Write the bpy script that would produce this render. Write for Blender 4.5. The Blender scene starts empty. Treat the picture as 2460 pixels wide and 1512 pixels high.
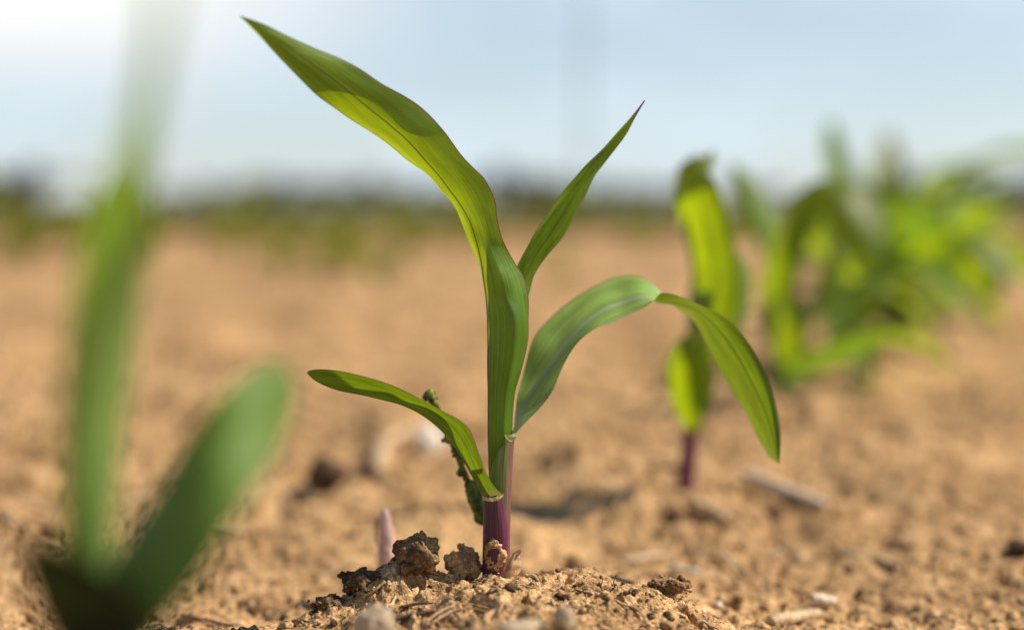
import bpy, math, random
import numpy as np
from mathutils import Vector

random.seed(7)
R = np.random.default_rng(11)
rad = math.radians
scene = bpy.context.scene

# ------------------------------------------------------------------ camera, sky, sun, exposure
CAM_H = 0.115                     # metres above the field
LENS = 50.0
FPX = 2460 * LENS / 36.0          # focal length in the 2460 px wide measuring grid
PITCH = math.atan((756 - 490) / FPX)
cam_data = bpy.data.cameras.new("camera")
cam = bpy.data.objects.new("camera", cam_data)
scene.collection.objects.link(cam)
cam.location = (0, 0, CAM_H)
cam.rotation_euler = (math.pi / 2 - PITCH, 0, 0)
cam_data.lens = LENS
cam_data.sensor_width = 36.0
cam_data.clip_start = 0.01
cam_data.clip_end = 5000
cam_data.dof.use_dof = True
cam_data.dof.focus_distance = 0.3735
cam_data.dof.aperture_fstop = 3.8
cam_data.dof.aperture_blades = 0
scene.camera = cam

SUN = Vector((0.69, 0.09, 0.72)).normalized()     # direction towards the sun
SUN_EL = math.asin(SUN.z)
SUN_AZ = math.atan2(SUN.x, SUN.y)

world = bpy.data.worlds.new("World")
scene.world = world
world.use_nodes = True
wn, wl = world.node_tree.nodes, world.node_tree.links
wn.clear()
sky = wn.new("ShaderNodeTexSky")
sky.sky_type = 'NISHITA'
sky.sun_disc = False
sky.sun_elevation = SUN_EL
sky.sun_rotation = SUN_AZ
sky.air_density = 1.0
sky.dust_density = 0.3
sky.ozone_density = 1.5
bg = wn.new("ShaderNodeBackground")
bg.inputs[1].default_value = 0.08
wo = wn.new("ShaderNodeOutputWorld")
tc = wn.new("ShaderNodeTexCoord")
# thin cloud veil and one bright cumulus bank in the upper left, laid out by sky direction
mp = wn.new("ShaderNodeMapping"); mp.inputs['Scale'].default_value = (3.2, 3.2, 8.0)
wl.new(tc.outputs['Generated'], mp.inputs['Vector'])
nz = wn.new("ShaderNodeTexNoise"); nz.inputs['Scale'].default_value = 1.6; nz.inputs['Detail'].default_value = 5
wl.new(mp.outputs[0], nz.inputs['Vector'])
veil = wn.new("ShaderNodeMapRange"); veil.interpolation_type = 'SMOOTHSTEP'
veil.inputs[1].default_value = 0.40; veil.inputs[2].default_value = 0.70
veil.inputs[3].default_value = 0.5; veil.inputs[4].default_value = 0.85
wl.new(nz.outputs[0], veil.inputs[0])
sub = wn.new("ShaderNodeVectorMath"); sub.operation = 'SUBTRACT'
sub.inputs[1].default_value = (-0.305, 0.94, 0.150)
wl.new(tc.outputs['Generated'], sub.inputs[0])
sc_ = wn.new("ShaderNodeVectorMath"); sc_.operation = 'MULTIPLY'
sc_.inputs[1].default_value = (1 / 0.24, 1 / 0.5, 1 / 0.085)
wl.new(sub.outputs[0], sc_.inputs[0])
ln = wn.new("ShaderNodeVectorMath"); ln.operation = 'LENGTH'
wl.new(sc_.outputs[0], ln.inputs[0])
ad = wn.new("ShaderNodeMath"); ad.operation = 'ADD'
nm = wn.new("ShaderNodeMath"); nm.operation = 'MULTIPLY_ADD'
nm.inputs[1].default_value = 0.9; nm.inputs[2].default_value = -0.45
wl.new(nz.outputs[0], nm.inputs[0])
wl.new(ln.outputs['Value'], ad.inputs[0]); wl.new(nm.outputs[0], ad.inputs[1])
bank = wn.new("ShaderNodeMapRange"); bank.interpolation_type = 'SMOOTHSTEP'
bank.inputs[1].default_value = 1.25; bank.inputs[2].default_value = 0.05
bank.inputs[3].default_value = 0.0; bank.inputs[4].default_value = 1.0
wl.new(ad.outputs[0], bank.inputs[0])
# the veil lies low over the horizon and thins out to clear blue overhead
sepz = wn.new("ShaderNodeSeparateXYZ"); wl.new(tc.outputs['Generated'], sepz.inputs[0])
low = wn.new("ShaderNodeMapRange"); low.interpolation_type = 'SMOOTHSTEP'
low.inputs[1].default_value = 0.16; low.inputs[2].default_value = 0.34
low.inputs[3].default_value = 1.0; low.inputs[4].default_value = 0.06
wl.new(sepz.outputs[2], low.inputs[0])
mv = wn.new("ShaderNodeMath"); mv.operation = 'MULTIPLY'
wl.new(veil.outputs[0], mv.inputs[0]); wl.new(low.outputs[0], mv.inputs[1])
mix1 = wn.new("ShaderNodeMix"); mix1.data_type = 'RGBA'
mix1.inputs[7].default_value = (7.2, 8.5, 9.6, 1)
wl.new(mv.outputs[0], mix1.inputs[0]); wl.new(sky.outputs[0], mix1.inputs[6])
mixc = wn.new("ShaderNodeMix"); mixc.data_type = 'RGBA'
mixc.inputs[7].default_value = (10.2, 10.1, 9.8, 1)
wl.new(bank.outputs[0], mixc.inputs[0]); wl.new(mix1.outputs[2], mixc.inputs[6])
wl.new(mixc.outputs[2], bg.inputs[0]); wl.new(bg.outputs[0], wo.inputs[0])

sun_data = bpy.data.lights.new("sun", 'SUN')
sun_data.energy = 5.0
sun_data.angle = rad(0.5)
sun_data.color = (1.0, 0.91, 0.77)
sun = bpy.data.objects.new("sun", sun_data)
scene.collection.objects.link(sun)
sun.rotation_euler = SUN.to_track_quat('Z', 'Y').to_euler()

scene.view_settings.view_transform = 'Standard'
scene.view_settings.look = 'None'
scene.view_settings.exposure = 0.37
scene.view_settings.gamma = 1.0
scene.cycles.transparent_max_bounces = 16
scene.cycles.max_bounces = 10

# ------------------------------------------------------------------ helpers
CP, SP = math.cos(PITCH), math.sin(PITCH)

def P(px, py, Y):
    """World point seen at (px, py) of the 2460 x 1512 measuring grid, at forward distance Y."""
    rx, ry = (px - 1230) / FPX, (756 - py) / FPX
    d = Vector((rx, CP + ry * SP, -SP + ry * CP))
    d *= Y / d.y
    return Vector((d.x, Y, CAM_H + d.z))

def link(o, parent=None):
    scene.collection.objects.link(o)
    if parent is not None:
        o.parent = parent
        o.matrix_parent_inverse = parent.matrix_world.inverted()
    return o

def empty(name, loc):
    o = bpy.data.objects.new(name, None)
    o.empty_display_size = 0.01
    o.location = loc
    scene.collection.objects.link(o)
    o.matrix_world.translation = Vector(loc)
    return o

def tag(o, label=None, cat=None, group=None, kind=None):
    if label: o['label'] = label
    if cat: o['category'] = cat
    if group: o['group'] = group
    if kind: o['kind'] = kind
    return o

def mesh_obj(name, verts, faces, mat, parent=None, uvs=None, smooth=True):
    """Mesh in world coordinates; its origin stays where the parent stands."""
    verts = np.asarray(verts, dtype=np.float64)
    off = np.array(parent.matrix_world.translation) if parent is not None else np.zeros(3)
    me = bpy.data.meshes.new(name)
    me.from_pydata((verts - off).tolist(), [], [tuple(f) for f in faces])
    if uvs is not None:
        lay = me.uv_layers.new(name="UVMap")
        idx = np.empty(len(me.loops), dtype=np.int32)
        me.loops.foreach_get("vertex_index", idx)
        lay.data.foreach_set("uv", np.asarray(uvs, dtype=np.float32)[idx].ravel())
    if smooth:
        me.polygons.foreach_set("use_smooth", [True] * len(me.polygons))
    me.materials.append(mat)
    me.update()
    o = bpy.data.objects.new(name, me)
    scene.collection.objects.link(o)
    if parent is not None:
        o.parent = parent
    return o

def fast_mesh(name, verts, faces, mat, smooth=True):
    """numpy (n,3) verts and (m,k) faces -> object, for the big meshes."""
    verts = np.ascontiguousarray(verts, dtype=np.float32)
    faces = np.ascontiguousarray(faces, dtype=np.int32)
    k = faces.shape[1]
    me = bpy.data.meshes.new(name)
    me.vertices.add(len(verts)); me.vertices.foreach_set("co", verts.ravel())
    me.loops.add(faces.size); me.loops.foreach_set("vertex_index", faces.ravel())
    me.polygons.add(len(faces))
    me.polygons.foreach_set("loop_start", np.arange(0, faces.size, k, dtype=np.int32))
    me.polygons.foreach_set("loop_total", np.full(len(faces), k, dtype=np.int32))
    me.polygons.foreach_set("use_smooth", np.full(len(faces), smooth, dtype=bool))
    me.materials.append(mat)
    me.update(); me.validate()
    o = bpy.data.objects.new(name, me)
    scene.collection.objects.link(o)
    return o

def catmull(pts, n):
    """n points along a Catmull-Rom curve through pts (k, 3), evenly spread by station."""
    p = np.asarray([list(q) for q in pts], dtype=np.float64)
    p = np.vstack([2 * p[0] - p[1], p, 2 * p[-1] - p[-2]])
    k = len(p) - 3
    t = np.linspace(0, k, n)
    i = np.minimum(t.astype(int), k - 1)
    f = (t - i)[:, None]
    a, b, c, d = p[i], p[i + 1], p[i + 2], p[i + 3]
    return 0.5 * (2 * b + (c - a) * f + (2 * a - 5 * b + 4 * c - d) * f ** 2 + (3 * b - a - 3 * c + d) * f ** 3)

# ---- noise
def _h2(ix, iy, s):
    v = (ix.astype(np.int64) * 374761393 + iy.astype(np.int64) * 668265263 + s * 1442695041) & 0xFFFFFFFF
    v = ((v ^ (v >> 13)) * 1274126177) & 0xFFFFFFFF
    v = ((v ^ (v >> 16)) * 2246822519) & 0xFFFFFFFF
    return ((v ^ (v >> 15)) & 0xFFFFFF) / float(0xFFFFFF)

def vnoise(x, y, s=0):
    ix, iy = np.floor(x), np.floor(y)
    fx, fy = x - ix, y - iy
    ux, uy = fx * fx * fx * (fx * (6 * fx - 15) + 10), fy * fy * fy * (fy * (6 * fy - 15) + 10)
    a, b = _h2(ix, iy, s), _h2(ix + 1, iy, s)
    c, d = _h2(ix, iy + 1, s), _h2(ix + 1, iy + 1, s)
    return (a + (b - a) * ux) * (1 - uy) + (c + (d - c) * ux) * uy - 0.5

def fbm(x, y, s, o=3):
    v, a = 0, 1.0
    for k in range(o):
        c, n = math.cos(1.1 * k + .3), math.sin(1.1 * k + .3)
        v = v + a * vnoise((x * c - y * n) * 2 ** k, (x * n + y * c) * 2 ** k, s + k)
        a *= 0.5
    return v

def bumps(x, y, cell, s, dens=1.0):
    """Scattered half-round crumbs: the highest dome over each point, 0..~0.5 cell high."""
    X, Y = x / cell, y / cell
    ix, iy = np.floor(X), np.floor(Y)
    out = np.zeros_like(X)
    for dx in (-1, 0, 1):
        for dy in (-1, 0, 1):
            jx, jy = ix + dx, iy + dy
            r = 0.22 + 0.42 * _h2(jx, jy, s + 2) ** 1.5
            on = _h2(jx, jy, s + 3) < dens
            ex = X - jx - 0.15 - 0.7 * _h2(jx, jy, s)
            ey = Y - jy - 0.15 - 0.7 * _h2(jx, jy, s + 1)
            ang = 6.28 * _h2(jx, jy, s + 4)
            st = 1.0 + 0.6 * _h2(jx, jy, s + 5)
            qx = (ex * np.cos(ang) + ey * np.sin(ang)) * st
            qy = -ex * np.sin(ang) + ey * np.cos(ang)
            d = np.clip(1 - (qx * qx + qy * qy) / (r * r), 0, None)
            out = np.maximum(out, np.where(on, np.sqrt(d) * r * 0.75, 0))
    return out * cell

def sstep(a, b, v):
    t = np.clip((v - a) / (b - a), 0, 1)
    return t * t * (3 - 2 * t)

def h_macro(x, y):
    base = -0.008 + 0.008 * sstep(0.5, 0.9, y)
    s = ((x - 0.004) / 0.064) ** 2 + ((y - 0.352) / np.where(y > 0.352, 0.058 + 0.020 * sstep(-0.01, 0.03, x), 0.058)) ** 2
    m1 = 0.0235 * np.exp(-s ** 1.5)
    m2 = 0.030 * np.exp(-(((x + 0.085) / 0.066) ** 2 + ((y - 0.27) / 0.09) ** 2))
    m3 = 0.006 * np.exp(-(((x + 0.05) / 0.05) ** 2 + ((y - 0.36) / 0.03) ** 2))
    m4 = 0.012 * np.exp(-(((x - 0.074) / 0.05) ** 2 + ((y - 0.575) / 0.05) ** 2))
    m5 = 0.0095 * np.exp(-(((x + 0.034) / 0.017) ** 2 + ((y - 0.374) / 0.011) ** 2))
    m6 = 0.0135 * np.exp(-(((x + 0.008) / 0.055) ** 2 + ((y - 0.306) / 0.015) ** 2))
    row = 0.010 * np.exp(-((x - 0.38 * y + 0.13) / 0.07) ** 2) * sstep(0.6, 0.8, y)
    far = 0.03 * fbm(x / 0.9, y / 0.9, 90, 3) * sstep(1.0, 4.0, y)
    return base + np.maximum(np.maximum(m1, m2), 0.4 * (m1 + m2) + m3) + m4 + m5 + m6 + row + far

def h_full(x, y):
    x = np.asarray(x, dtype=np.float64); y = np.asarray(y, dtype=np.float64)
    wx = x + 0.004 * vnoise(x / 0.01, y / 0.01, 51); wy = y + 0.004 * vnoise(x / 0.01 + 9, y / 0.01, 52)
    r = np.hypot(x, y)
    back = sstep(0.42, 0.55, y)
    h = h_macro(x, y)
    h = h + 0.0065 * fbm(x / 0.055, y / 0.055, 1, 3) * (0.55 + 0.9 * back)
    h = h + 0.0035 * fbm(wx / 0.014, wy / 0.014, 5, 3) * (1 - 0.35 * back)
    patch = sstep(-0.22, 0.18, fbm(x / 0.03, y / 0.03, 33, 2))
    h = h + bumps(wx, wy, 0.0085, 10, 0.45) * (0.30 - 0.18 * back) * patch
    h = h + 0.022 * fbm(x / 0.13 + 3.1, y / 0.17, 61, 2) * back * (1 - 0.5 * sstep(1.5, 4.0, y))
    h = h + bumps(wx, wy, 0.0042, 20, 0.55) * 0.5 * (0.35 + 0.65 * patch)
    h = h + 0.0011 * fbm(wx / 0.0036, wy / 0.0036, 24, 3)
    h = h + bumps(x, y, 0.0015, 30, 0.45) * 0.4
    h = h - 0.0016 * np.abs(fbm(wx / 0.0045, wy / 0.0045, 81, 3))
    h = h + 0.0005 * fbm(x / 0.0012, y / 0.0012, 40, 2)
    pit = fbm(wx / 0.006, wy / 0.006, 71, 2)
    h = h - 0.0035 * sstep(0.18, 0.42, pit)
    h = h + bumps(wx * 1.0, wy, 0.05, 60, 0.25) * 0.30 * back
    return h

def on_ground(px, py):
    """Where the line of sight through (px, py) meets the soil."""
    Y = np.geomspace(0.29, 60, 9000)
    rx, ry = (px - 1230) / FPX, (756 - py) / FPX
    dy = CP + ry * SP
    x = rx / dy * Y; z = CAM_H + (-SP + ry * CP) / dy * Y
    hit = np.nonzero(z <= h_full(x, Y))[0]
    i = hit[0] if len(hit) else len(Y) - 1
    return float(x[i]), float(Y[i])

def gz(x, y):
    return float(h_full(np.array([x]), np.array([y]))[0])

# ------------------------------------------------------------------ materials
def new_mat(name):
    m = bpy.data.materials.new(name); m.use_nodes = True
    n, l = m.node_tree.nodes, m.node_tree.links
    n.clear()
    out = n.new("ShaderNodeOutputMaterial")
    return m, n, l, out

def rgba(c): return (c[0], c[1], c[2], 1)

def ramp(n, stops):
    r = n.new("ShaderNodeValToRGB")
    e = r.color_ramp.elements
    while len(e) < len(stops): e.new(0.5)
    for k, (p, c) in enumerate(stops):
        e[k].position = p; e[k].color = rgba(c)
    return r

def mix(n, l, fac, a, b, mode='MIX'):
    m = n.new("ShaderNodeMix"); m.data_type = 'RGBA'; m.blend_type = mode
    for sock, v in ((0, fac), (6, a), (7, b)):
        if isinstance(v, (int, float)): m.inputs[sock].default_value = v
        elif isinstance(v, tuple): m.inputs[sock].default_value = rgba(v)
        else: l.new(v, m.inputs[sock])
    return m.outputs[2]

def soil_mat(name, light, mid, dark, organic=0.5, far_green=False):
    m, n, l, out = new_mat(name)
    g = n.new("ShaderNodeTexCoord")
    pos = g.outputs['Object']
    def noise(scale, det=4, rough=0.55):
        t = n.new("ShaderNodeTexNoise"); t.inputs['Scale'].default_value = scale
        t.inputs['Detail'].default_value = det; t.inputs['Roughness'].default_value = rough
        l.new(pos, t.inputs['Vector']); return t.outputs[0]
    big = noise(14, 5); midn = noise(120, 5, 0.6); fine = noise(900, 3, 0.7)
    r1 = ramp(n, [(0.38, dark), (0.49, mid), (0.59, light)])
    add = n.new("ShaderNodeMath"); add.operation = 'MULTIPLY_ADD'
    add.inputs[1].default_value = 0.55
    l.new(midn, add.inputs[0])
    huge = n.new("ShaderNodeMath"); huge.operation = 'MULTIPLY_ADD'; huge.inputs[1].default_value = 0.55
    hb = n.new("ShaderNodeMath"); hb.operation = 'MULTIPLY'; hb.inputs[1].default_value = 0.45
    l.new(noise(3.2, 3), hb.inputs[0]); l.new(big, huge.inputs[0]); l.new(hb.outputs[0], huge.inputs[2])
    sc2 = n.new("ShaderNodeMath"); sc2.operation = 'MULTIPLY'; sc2.inputs[1].default_value = 0.45
    l.new(huge.outputs[0], sc2.inputs[0]); l.new(sc2.outputs[0], add.inputs[2])
    l.new(add.outputs[0], r1.inputs[0])
    col = r1.outputs[0]
    # single sand grains, each its own tint
    v = n.new("ShaderNodeTexVoronoi"); v.inputs['Scale'].default_value = 1500; l.new(pos, v.inputs['Vector'])
    sp = n.new("ShaderNodeSeparateColor"); l.new(v.outputs['Color'], sp.inputs[0])
    gr = ramp(n, [(0.0, (0.42, 0.36, 0.31)), (0.35, (0.85, 0.82, 0.78)), (0.8, (1.12, 1.1, 1.05)), (0.93, (1.5, 1.5, 1.5))])
    l.new(sp.outputs[0], gr.inputs[0])
    col = mix(n, l, 0.85, col, gr.outputs[0], 'MULTIPLY')
    # dark humus crumbs and stains
    fl = n.new("ShaderNodeMapRange"); fl.inputs[1].default_value = 0.60; fl.inputs[2].default_value = 0.68
    l.new(noise(260, 4, 0.65), fl.inputs[0])
    fm = n.new("ShaderNodeMath"); fm.operation = 'MULTIPLY'; fm.inputs[1].default_value = organic
    l.new(fl.outputs[0], fm.inputs[0])
    col = mix(n, l, fm.outputs[0], col, (0.055, 0.034, 0.022))
    f2 = n.new("ShaderNodeMapRange"); f2.inputs[1].default_value = 0.60; f2.inputs[2].default_value = 0.70
    f2.inputs[4].default_value = 0.75
    l.new(noise(620, 3, 0.6), f2.inputs[0])
    col = mix(n, l, f2.outputs[0], col, (0.11, 0.062, 0.032))
    rb = n.new("ShaderNodeMapRange"); rb.inputs[1].default_value = 0.62; rb.inputs[2].default_value = 0.72
    l.new(noise(75, 3), rb.inputs[0])
    rm = n.new("ShaderNodeMath"); rm.operation = 'MULTIPLY'; rm.inputs[1].default_value = 0.5
    l.new(rb.outputs[0], rm.inputs[0])
    col = mix(n, l, rm.outputs[0], col, (0.42, 0.20, 0.08))
    b = n.new("ShaderNodeBsdfPrincipled")
    l.new(col, b.inputs['Base Color'])
    b.inputs['Roughness'].default_value = 0.92
    b.inputs['Specular IOR Level'].default_value = 0.12
    bp = n.new("ShaderNodeBump"); bp.inputs['Strength'].default_value = 0.7; bp.inputs['Distance'].default_value = 0.0004
    gm = n.new("ShaderNodeMath"); gm.operation = 'MULTIPLY_ADD'; gm.inputs[1].default_value = -0.9
    l.new(v.outputs['Distance'], gm.inputs[0]); l.new(fine, gm.inputs[2])
    l.new(gm.outputs[0], bp.inputs['Height'])
    l.new(bp.outputs[0], b.inputs['Normal'])
    l.new(b.outputs[0], out.inputs[0])
    return m

M_SOIL = soil_mat("sandy_soil", (0.60, 0.392, 0.200), (0.425, 0.260, 0.122), (0.185, 0.108, 0.052))
M_CLOD = soil_mat("clod_soil", (0.36, 0.23, 0.115), (0.22, 0.135, 0.065), (0.075, 0.045, 0.025), 0.9)
M_DARK = soil_mat("humus_shade_soil", (0.16, 0.10, 0.06), (0.09, 0.055, 0.035), (0.04, 0.025, 0.018), 0.9)

def leaf_mat(name, face, back, glow, trans=0.45, rib=(0.05, 0.08, 0.01), ribw=0.018, rib_back=None, edge=(0.22, 0.10, 0.12),
             edgew=0.02, tip=None, base=None, rough=0.45, spec=0.28, flip=False, veins=44):
    """Leaf blade: u runs across (0..1), v along. Upper side 'face', under side 'back', light shining through 'glow'."""
    m, n, l, out = new_mat(name)
    uv = n.new("ShaderNodeUVMap")
    sep = n.new("ShaderNodeSeparateXYZ"); l.new(uv.outputs[0], sep.inputs[0])
    def m2(op, a, b=None, c=None):
        k = n.new("ShaderNodeMath"); k.operation = op
        for i, v in enumerate((a, b, c)):
            if v is None: continue
            if isinstance(v, (int, float)): k.inputs[i].default_value = v
            else: l.new(v, k.inputs[i])
        return k.outputs[0]
    def mr(v, a, b, c, d):
        k = n.new("ShaderNodeMapRange"); k.interpolation_type = 'SMOOTHSTEP'
        l.new(v, k.inputs[0])
        for i, q in enumerate((a, b, c, d)): k.inputs[i + 1].default_value = q
        return k.outputs[0]
    u, v = sep.outputs[0], sep.outputs[1]
    comb = n.new("ShaderNodeCombineXYZ"); l.new(m2('MULTIPLY', u, veins * 1.9), comb.inputs[0]); l.new(m2('MULTIPLY', v, 1.6), comb.inputs[1])
    ve = n.new("ShaderNodeTexNoise"); ve.inputs['Scale'].default_value = 1.0; ve.inputs['Detail'].default_value = 3
    ve.inputs['Roughness'].default_value = 0.7
    l.new(comb.outputs[0], ve.inputs['Vector'])
    comb2 = n.new("ShaderNodeCombineXYZ"); l.new(m2('MULTIPLY', u, 5), comb2.inputs[0]); l.new(m2('MULTIPLY', v, 9), comb2.inputs[1])
    pa = n.new("ShaderNodeTexNoise"); pa.inputs['Scale'].default_value = 1.0; pa.inputs['Detail'].default_value = 4
    l.new(comb2.outputs[0], pa.inputs['Vector'])
    vein = mr(ve.outputs[0], 0.32, 0.68, 0.80, 1.16)
    pat = mr(pa.outputs[0], 0.3, 0.7, 0.80, 1.18)
    k = m2('MULTIPLY', vein, pat)
    geo = n.new("ShaderNodeNewGeometry")
    bf = geo.outputs['Backfacing']
    fb = (back, face) if flip else (face, back)
    c0 = mix(n, l, bf, fb[0], fb[1])
    kc = n.new("ShaderNodeCombineColor")
    for i in range(3): l.new(k, kc.inputs[i])
    col = mix(n, l, 1.0, c0, kc.outputs[0], 'MULTIPLY')
    gl = mix(n, l, 1.0, glow, kc.outputs[0], 'MULTIPLY')
    # midrib
    du = m2('ABSOLUTE', m2('SUBTRACT', u, 0.5))
    rw = m2('MULTIPLY', mr(v, 0.0, 1.0, 1.6, 0.5), ribw)
    rf = m2('SUBTRACT', 1.0, mr(m2('DIVIDE', du, rw), 0.5, 1.5, 0.0, 1.0))
    col = mix(n, l, m2('MULTIPLY', rf, 0.85), col, mix(n, l, bf, rib, rib_back or rib))
    gl = mix(n, l, m2('MULTIPLY', rf, 0.8), gl, tuple(0.6 * q for q in (rib_back or rib)))
    if tip:
        tf = mr(v, 0.86, 1.0, 0.0, 1.0)
        col = mix(n, l, tf, col, tip); gl = mix(n, l, tf, gl, tip)
    if base:
        bf2 = mr(m2('ADD', v, m2('MULTIPLY', ve.outputs[0], 0.06)), 0.10, 0.03, 0.0, 0.9)
        col = mix(n, l, bf2, col, base); gl = mix(n, l, bf2, gl, base)
    ds = n.new("ShaderNodeTexNoise"); ds.inputs['Scale'].default_value = 2600; ds.inputs['Detail'].default_value = 2
    tcd = n.new("ShaderNodeTexCoord"); l.new(tcd.outputs['Object'], ds.inputs['Vector'])
    col = mix(n, l, mr(ds.outputs[0], 0.66, 0.74, 0.0, 0.35), col, (0.42, 0.34, 0.22))
    ef = mr(m2('SUBTRACT', 0.5, du), edgew * 0.4, edgew, 1.0, 0.0)
    col = mix(n, l, ef, col, edge); gl = mix(n, l, ef, gl, edge)
    p = n.new("ShaderNodeBsdfPrincipled")
    l.new(col, p.inputs['Base Color'])
    p.inputs['Roughness'].default_value = rough
    p.inputs['Specular IOR Level'].default_value = spec
    bp = n.new("ShaderNodeBump"); bp.inputs['Strength'].default_value = 0.35; bp.inputs['Distance'].default_value = 0.0004
    l.new(ve.outputs[0], bp.inputs['Height']); l.new(bp.outputs[0], p.inputs['Normal'])
    t = n.new("ShaderNodeBsdfTranslucent"); l.new(gl, t.inputs[0])
    ms = n.new("ShaderNodeMixShader"); ms.inputs[0].default_value = trans
    l.new(p.outputs[0], ms.inputs[1]); l.new(t.outputs[0], ms.inputs[2])
    l.new(ms.outputs[0], out.inputs[0])
    return m

def sheath_mat(name, stops, glow=None, trans=0.12, rough=0.45, stripes=26, mottled=0.5, spec=0.45):
    """Stem sheath: colour runs round the stem (u) with fine lengthwise ribs."""
    m, n, l, out = new_mat(name)
    uv = n.new("ShaderNodeUVMap")
    sep = n.new("ShaderNodeSeparateXYZ"); l.new(uv.outputs[0], sep.inputs[0])
    r = ramp(n, stops); l.new(sep.outputs[0], r.inputs[0])
    mpn = n.new("ShaderNodeMapping"); mpn.inputs['Scale'].default_value = (stripes * 2, 1.3, 1)
    l.new(uv.outputs[0], mpn.inputs[0])
    ve = n.new("ShaderNodeTexNoise"); ve.inputs['Scale'].default_value = 1; ve.inputs['Detail'].default_value = 3
    l.new(mpn.outputs[0], ve.inputs['Vector'])
    k = ramp(n, [(0.36, (1 - mottled,) * 3), (0.62, (1 + mottled * 0.7,) * 3)]); l.new(ve.outputs[0], k.inputs[0])
    col = mix(n, l, 1.0, r.outputs[0], k.outputs[0], 'MULTIPLY')
    p = n.new("ShaderNodeBsdfPrincipled"); l.new(col, p.inputs['Base Color'])
    p.inputs['Roughness'].default_value = rough
    p.inputs['Specular IOR Level'].default_value = spec
    bp = n.new("ShaderNodeBump"); bp.inputs['Strength'].default_value = 0.5; bp.inputs['Distance'].default_value = 0.0004
    l.new(ve.outputs[0], bp.inputs['Height']); l.new(bp.outputs[0], p.inputs['Normal'])
    t = n.new("ShaderNodeBsdfTranslucent"); l.new(col, t.inputs[0])
    ms = n.new("ShaderNodeMixShader"); ms.inputs[0].default_value = trans
    l.new(p.outputs[0], ms.inputs[1]); l.new(t.outputs[0], ms.inputs[2])
    l.new(ms.outputs[0], out.inputs[0])
    return m

def litter_mat(name, a, b, scale=400, rough=0.7, trans=0.0, stretch=(1, 1, 1)):
    m, n, l, out = new_mat(name)
    tcn = n.new("ShaderNodeTexCoord")
    mpn = n.new("ShaderNodeMapping"); mpn.inputs['Scale'].default_value = stretch
    l.new(tcn.outputs['Object'], mpn.inputs[0])
    t = n.new("ShaderNodeTexNoise"); t.inputs['Scale'].default_value = scale; t.inputs['Detail'].default_value = 5
    l.new(mpn.outputs[0], t.inputs['Vector'])
    r = ramp(n, [(0.35, a), (0.65, b)]); l.new(t.outputs[0], r.inputs[0])
    p = n.new("ShaderNodeBsdfPrincipled"); l.new(r.outputs[0], p.inputs['Base Color'])
    p.inputs['Roughness'].default_value = rough
    p.inputs['Specular IOR Level'].default_value = 0.0 if rough > 0.85 else 0.4
    bp = n.new("ShaderNodeBump"); bp.inputs['Strength'].default_value = 0.6; bp.inputs['Distance'].default_value = 0.0004
    l.new(t.outputs[0], bp.inputs['Height']); l.new(bp.outputs[0], p.inputs['Normal'])
    if trans:
        tr = n.new("ShaderNodeBsdfTranslucent"); l.new(r.outputs[0], tr.inputs[0])
        ms = n.new("ShaderNodeMixShader"); ms.inputs[0].default_value = trans
        l.new(p.outputs[0], ms.inputs[1]); l.new(tr.outputs[0], ms.inputs[2]); l.new(ms.outputs[0], out.inputs[0])
    else:
        l.new(p.outputs[0], out.inputs[0])
    return m

# ------------------------------------------------------------------ shape builders
def grid_faces(nv, nu, close=False):
    f = []
    for j in range(nv - 1):
        for i in range(nu - 1 if not close else nu):
            a = j * nu + i; b = j * nu + (i + 1) % nu
            f.append((a, b, b + nu, a + nu))
    return f

def blade(name, sections, mat, parent=None, nu=17, nv=None, ripple=0.0, seed=0):
    """Leaf blade through cross-sections; each section is 3 or 5 world points from one margin over the midrib to the other."""
    S = []
    for s in sections:
        s = [np.array(q) for q in s]
        if len(s) == 3:
            a, m, b = s
            q = lambda t: a * (2 * (t - .5) * (t - 1)) + m * (4 * t * (1 - t)) + b * (2 * t * (t - .5))
            s = [a, q(.25), m, q(.75), b]
        S.append(s)
    S = np.array(S)
    nv = nv or len(sections) * 7
    rails = np.stack([catmull(S[:, k], nv) for k in range(5)], 1)     # nv,5,3
    verts, uvs = [], []
    for j in range(nv):
        row = catmull(rails[j], nu)
        if ripple:
            w = math.sin(j / nv * math.pi)
            for i in range(nu):
                e = abs(i / (nu - 1) - .5) * 2
                row[i][1] += ripple * e * e * w * math.sin(j / nv * 31 + seed + 2 * (i > nu / 2))
        verts += list(row)
        uvs += [(i / (nu - 1), j / (nv - 1)) for i in range(nu)]
    return mesh_obj(name, verts, grid_faces(nv, nu), mat, parent, uvs)

def tube_sil(name, rings, mat, parent=None, nu=40, cut=1.0, sub=6):
    """Upright hollow stem piece from its outline: rings of (x left, y left, x right, y right, Y centre)."""
    rr = catmull_n(np.array(rings, dtype=float), len(rings) * sub)
    verts, uvs = [], []
    for j, (xl, yl, xr, yr, Yc) in enumerate(rr):
        c = (xl + xr) / 2; r = (xr - xl) / 2
        for i in range(nu):
            a = 2 * math.pi * i / (nu - 1) + math.pi / 2           # seam at the back
            s = 0.5 + 0.5 * math.cos(a)
            py = yl + (yr - yl) * (s ** cut)
            verts.append(P(c + r * math.cos(a), py, Yc + r * Yc / FPX * math.sin(a)))
            uvs.append((i / (nu - 1), j / (len(rr) - 1)))
    return mesh_obj(name, verts, grid_faces(len(rr), nu), mat, parent, uvs)

def catmull_n(p, n):
    return catmull(p, n)

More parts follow.
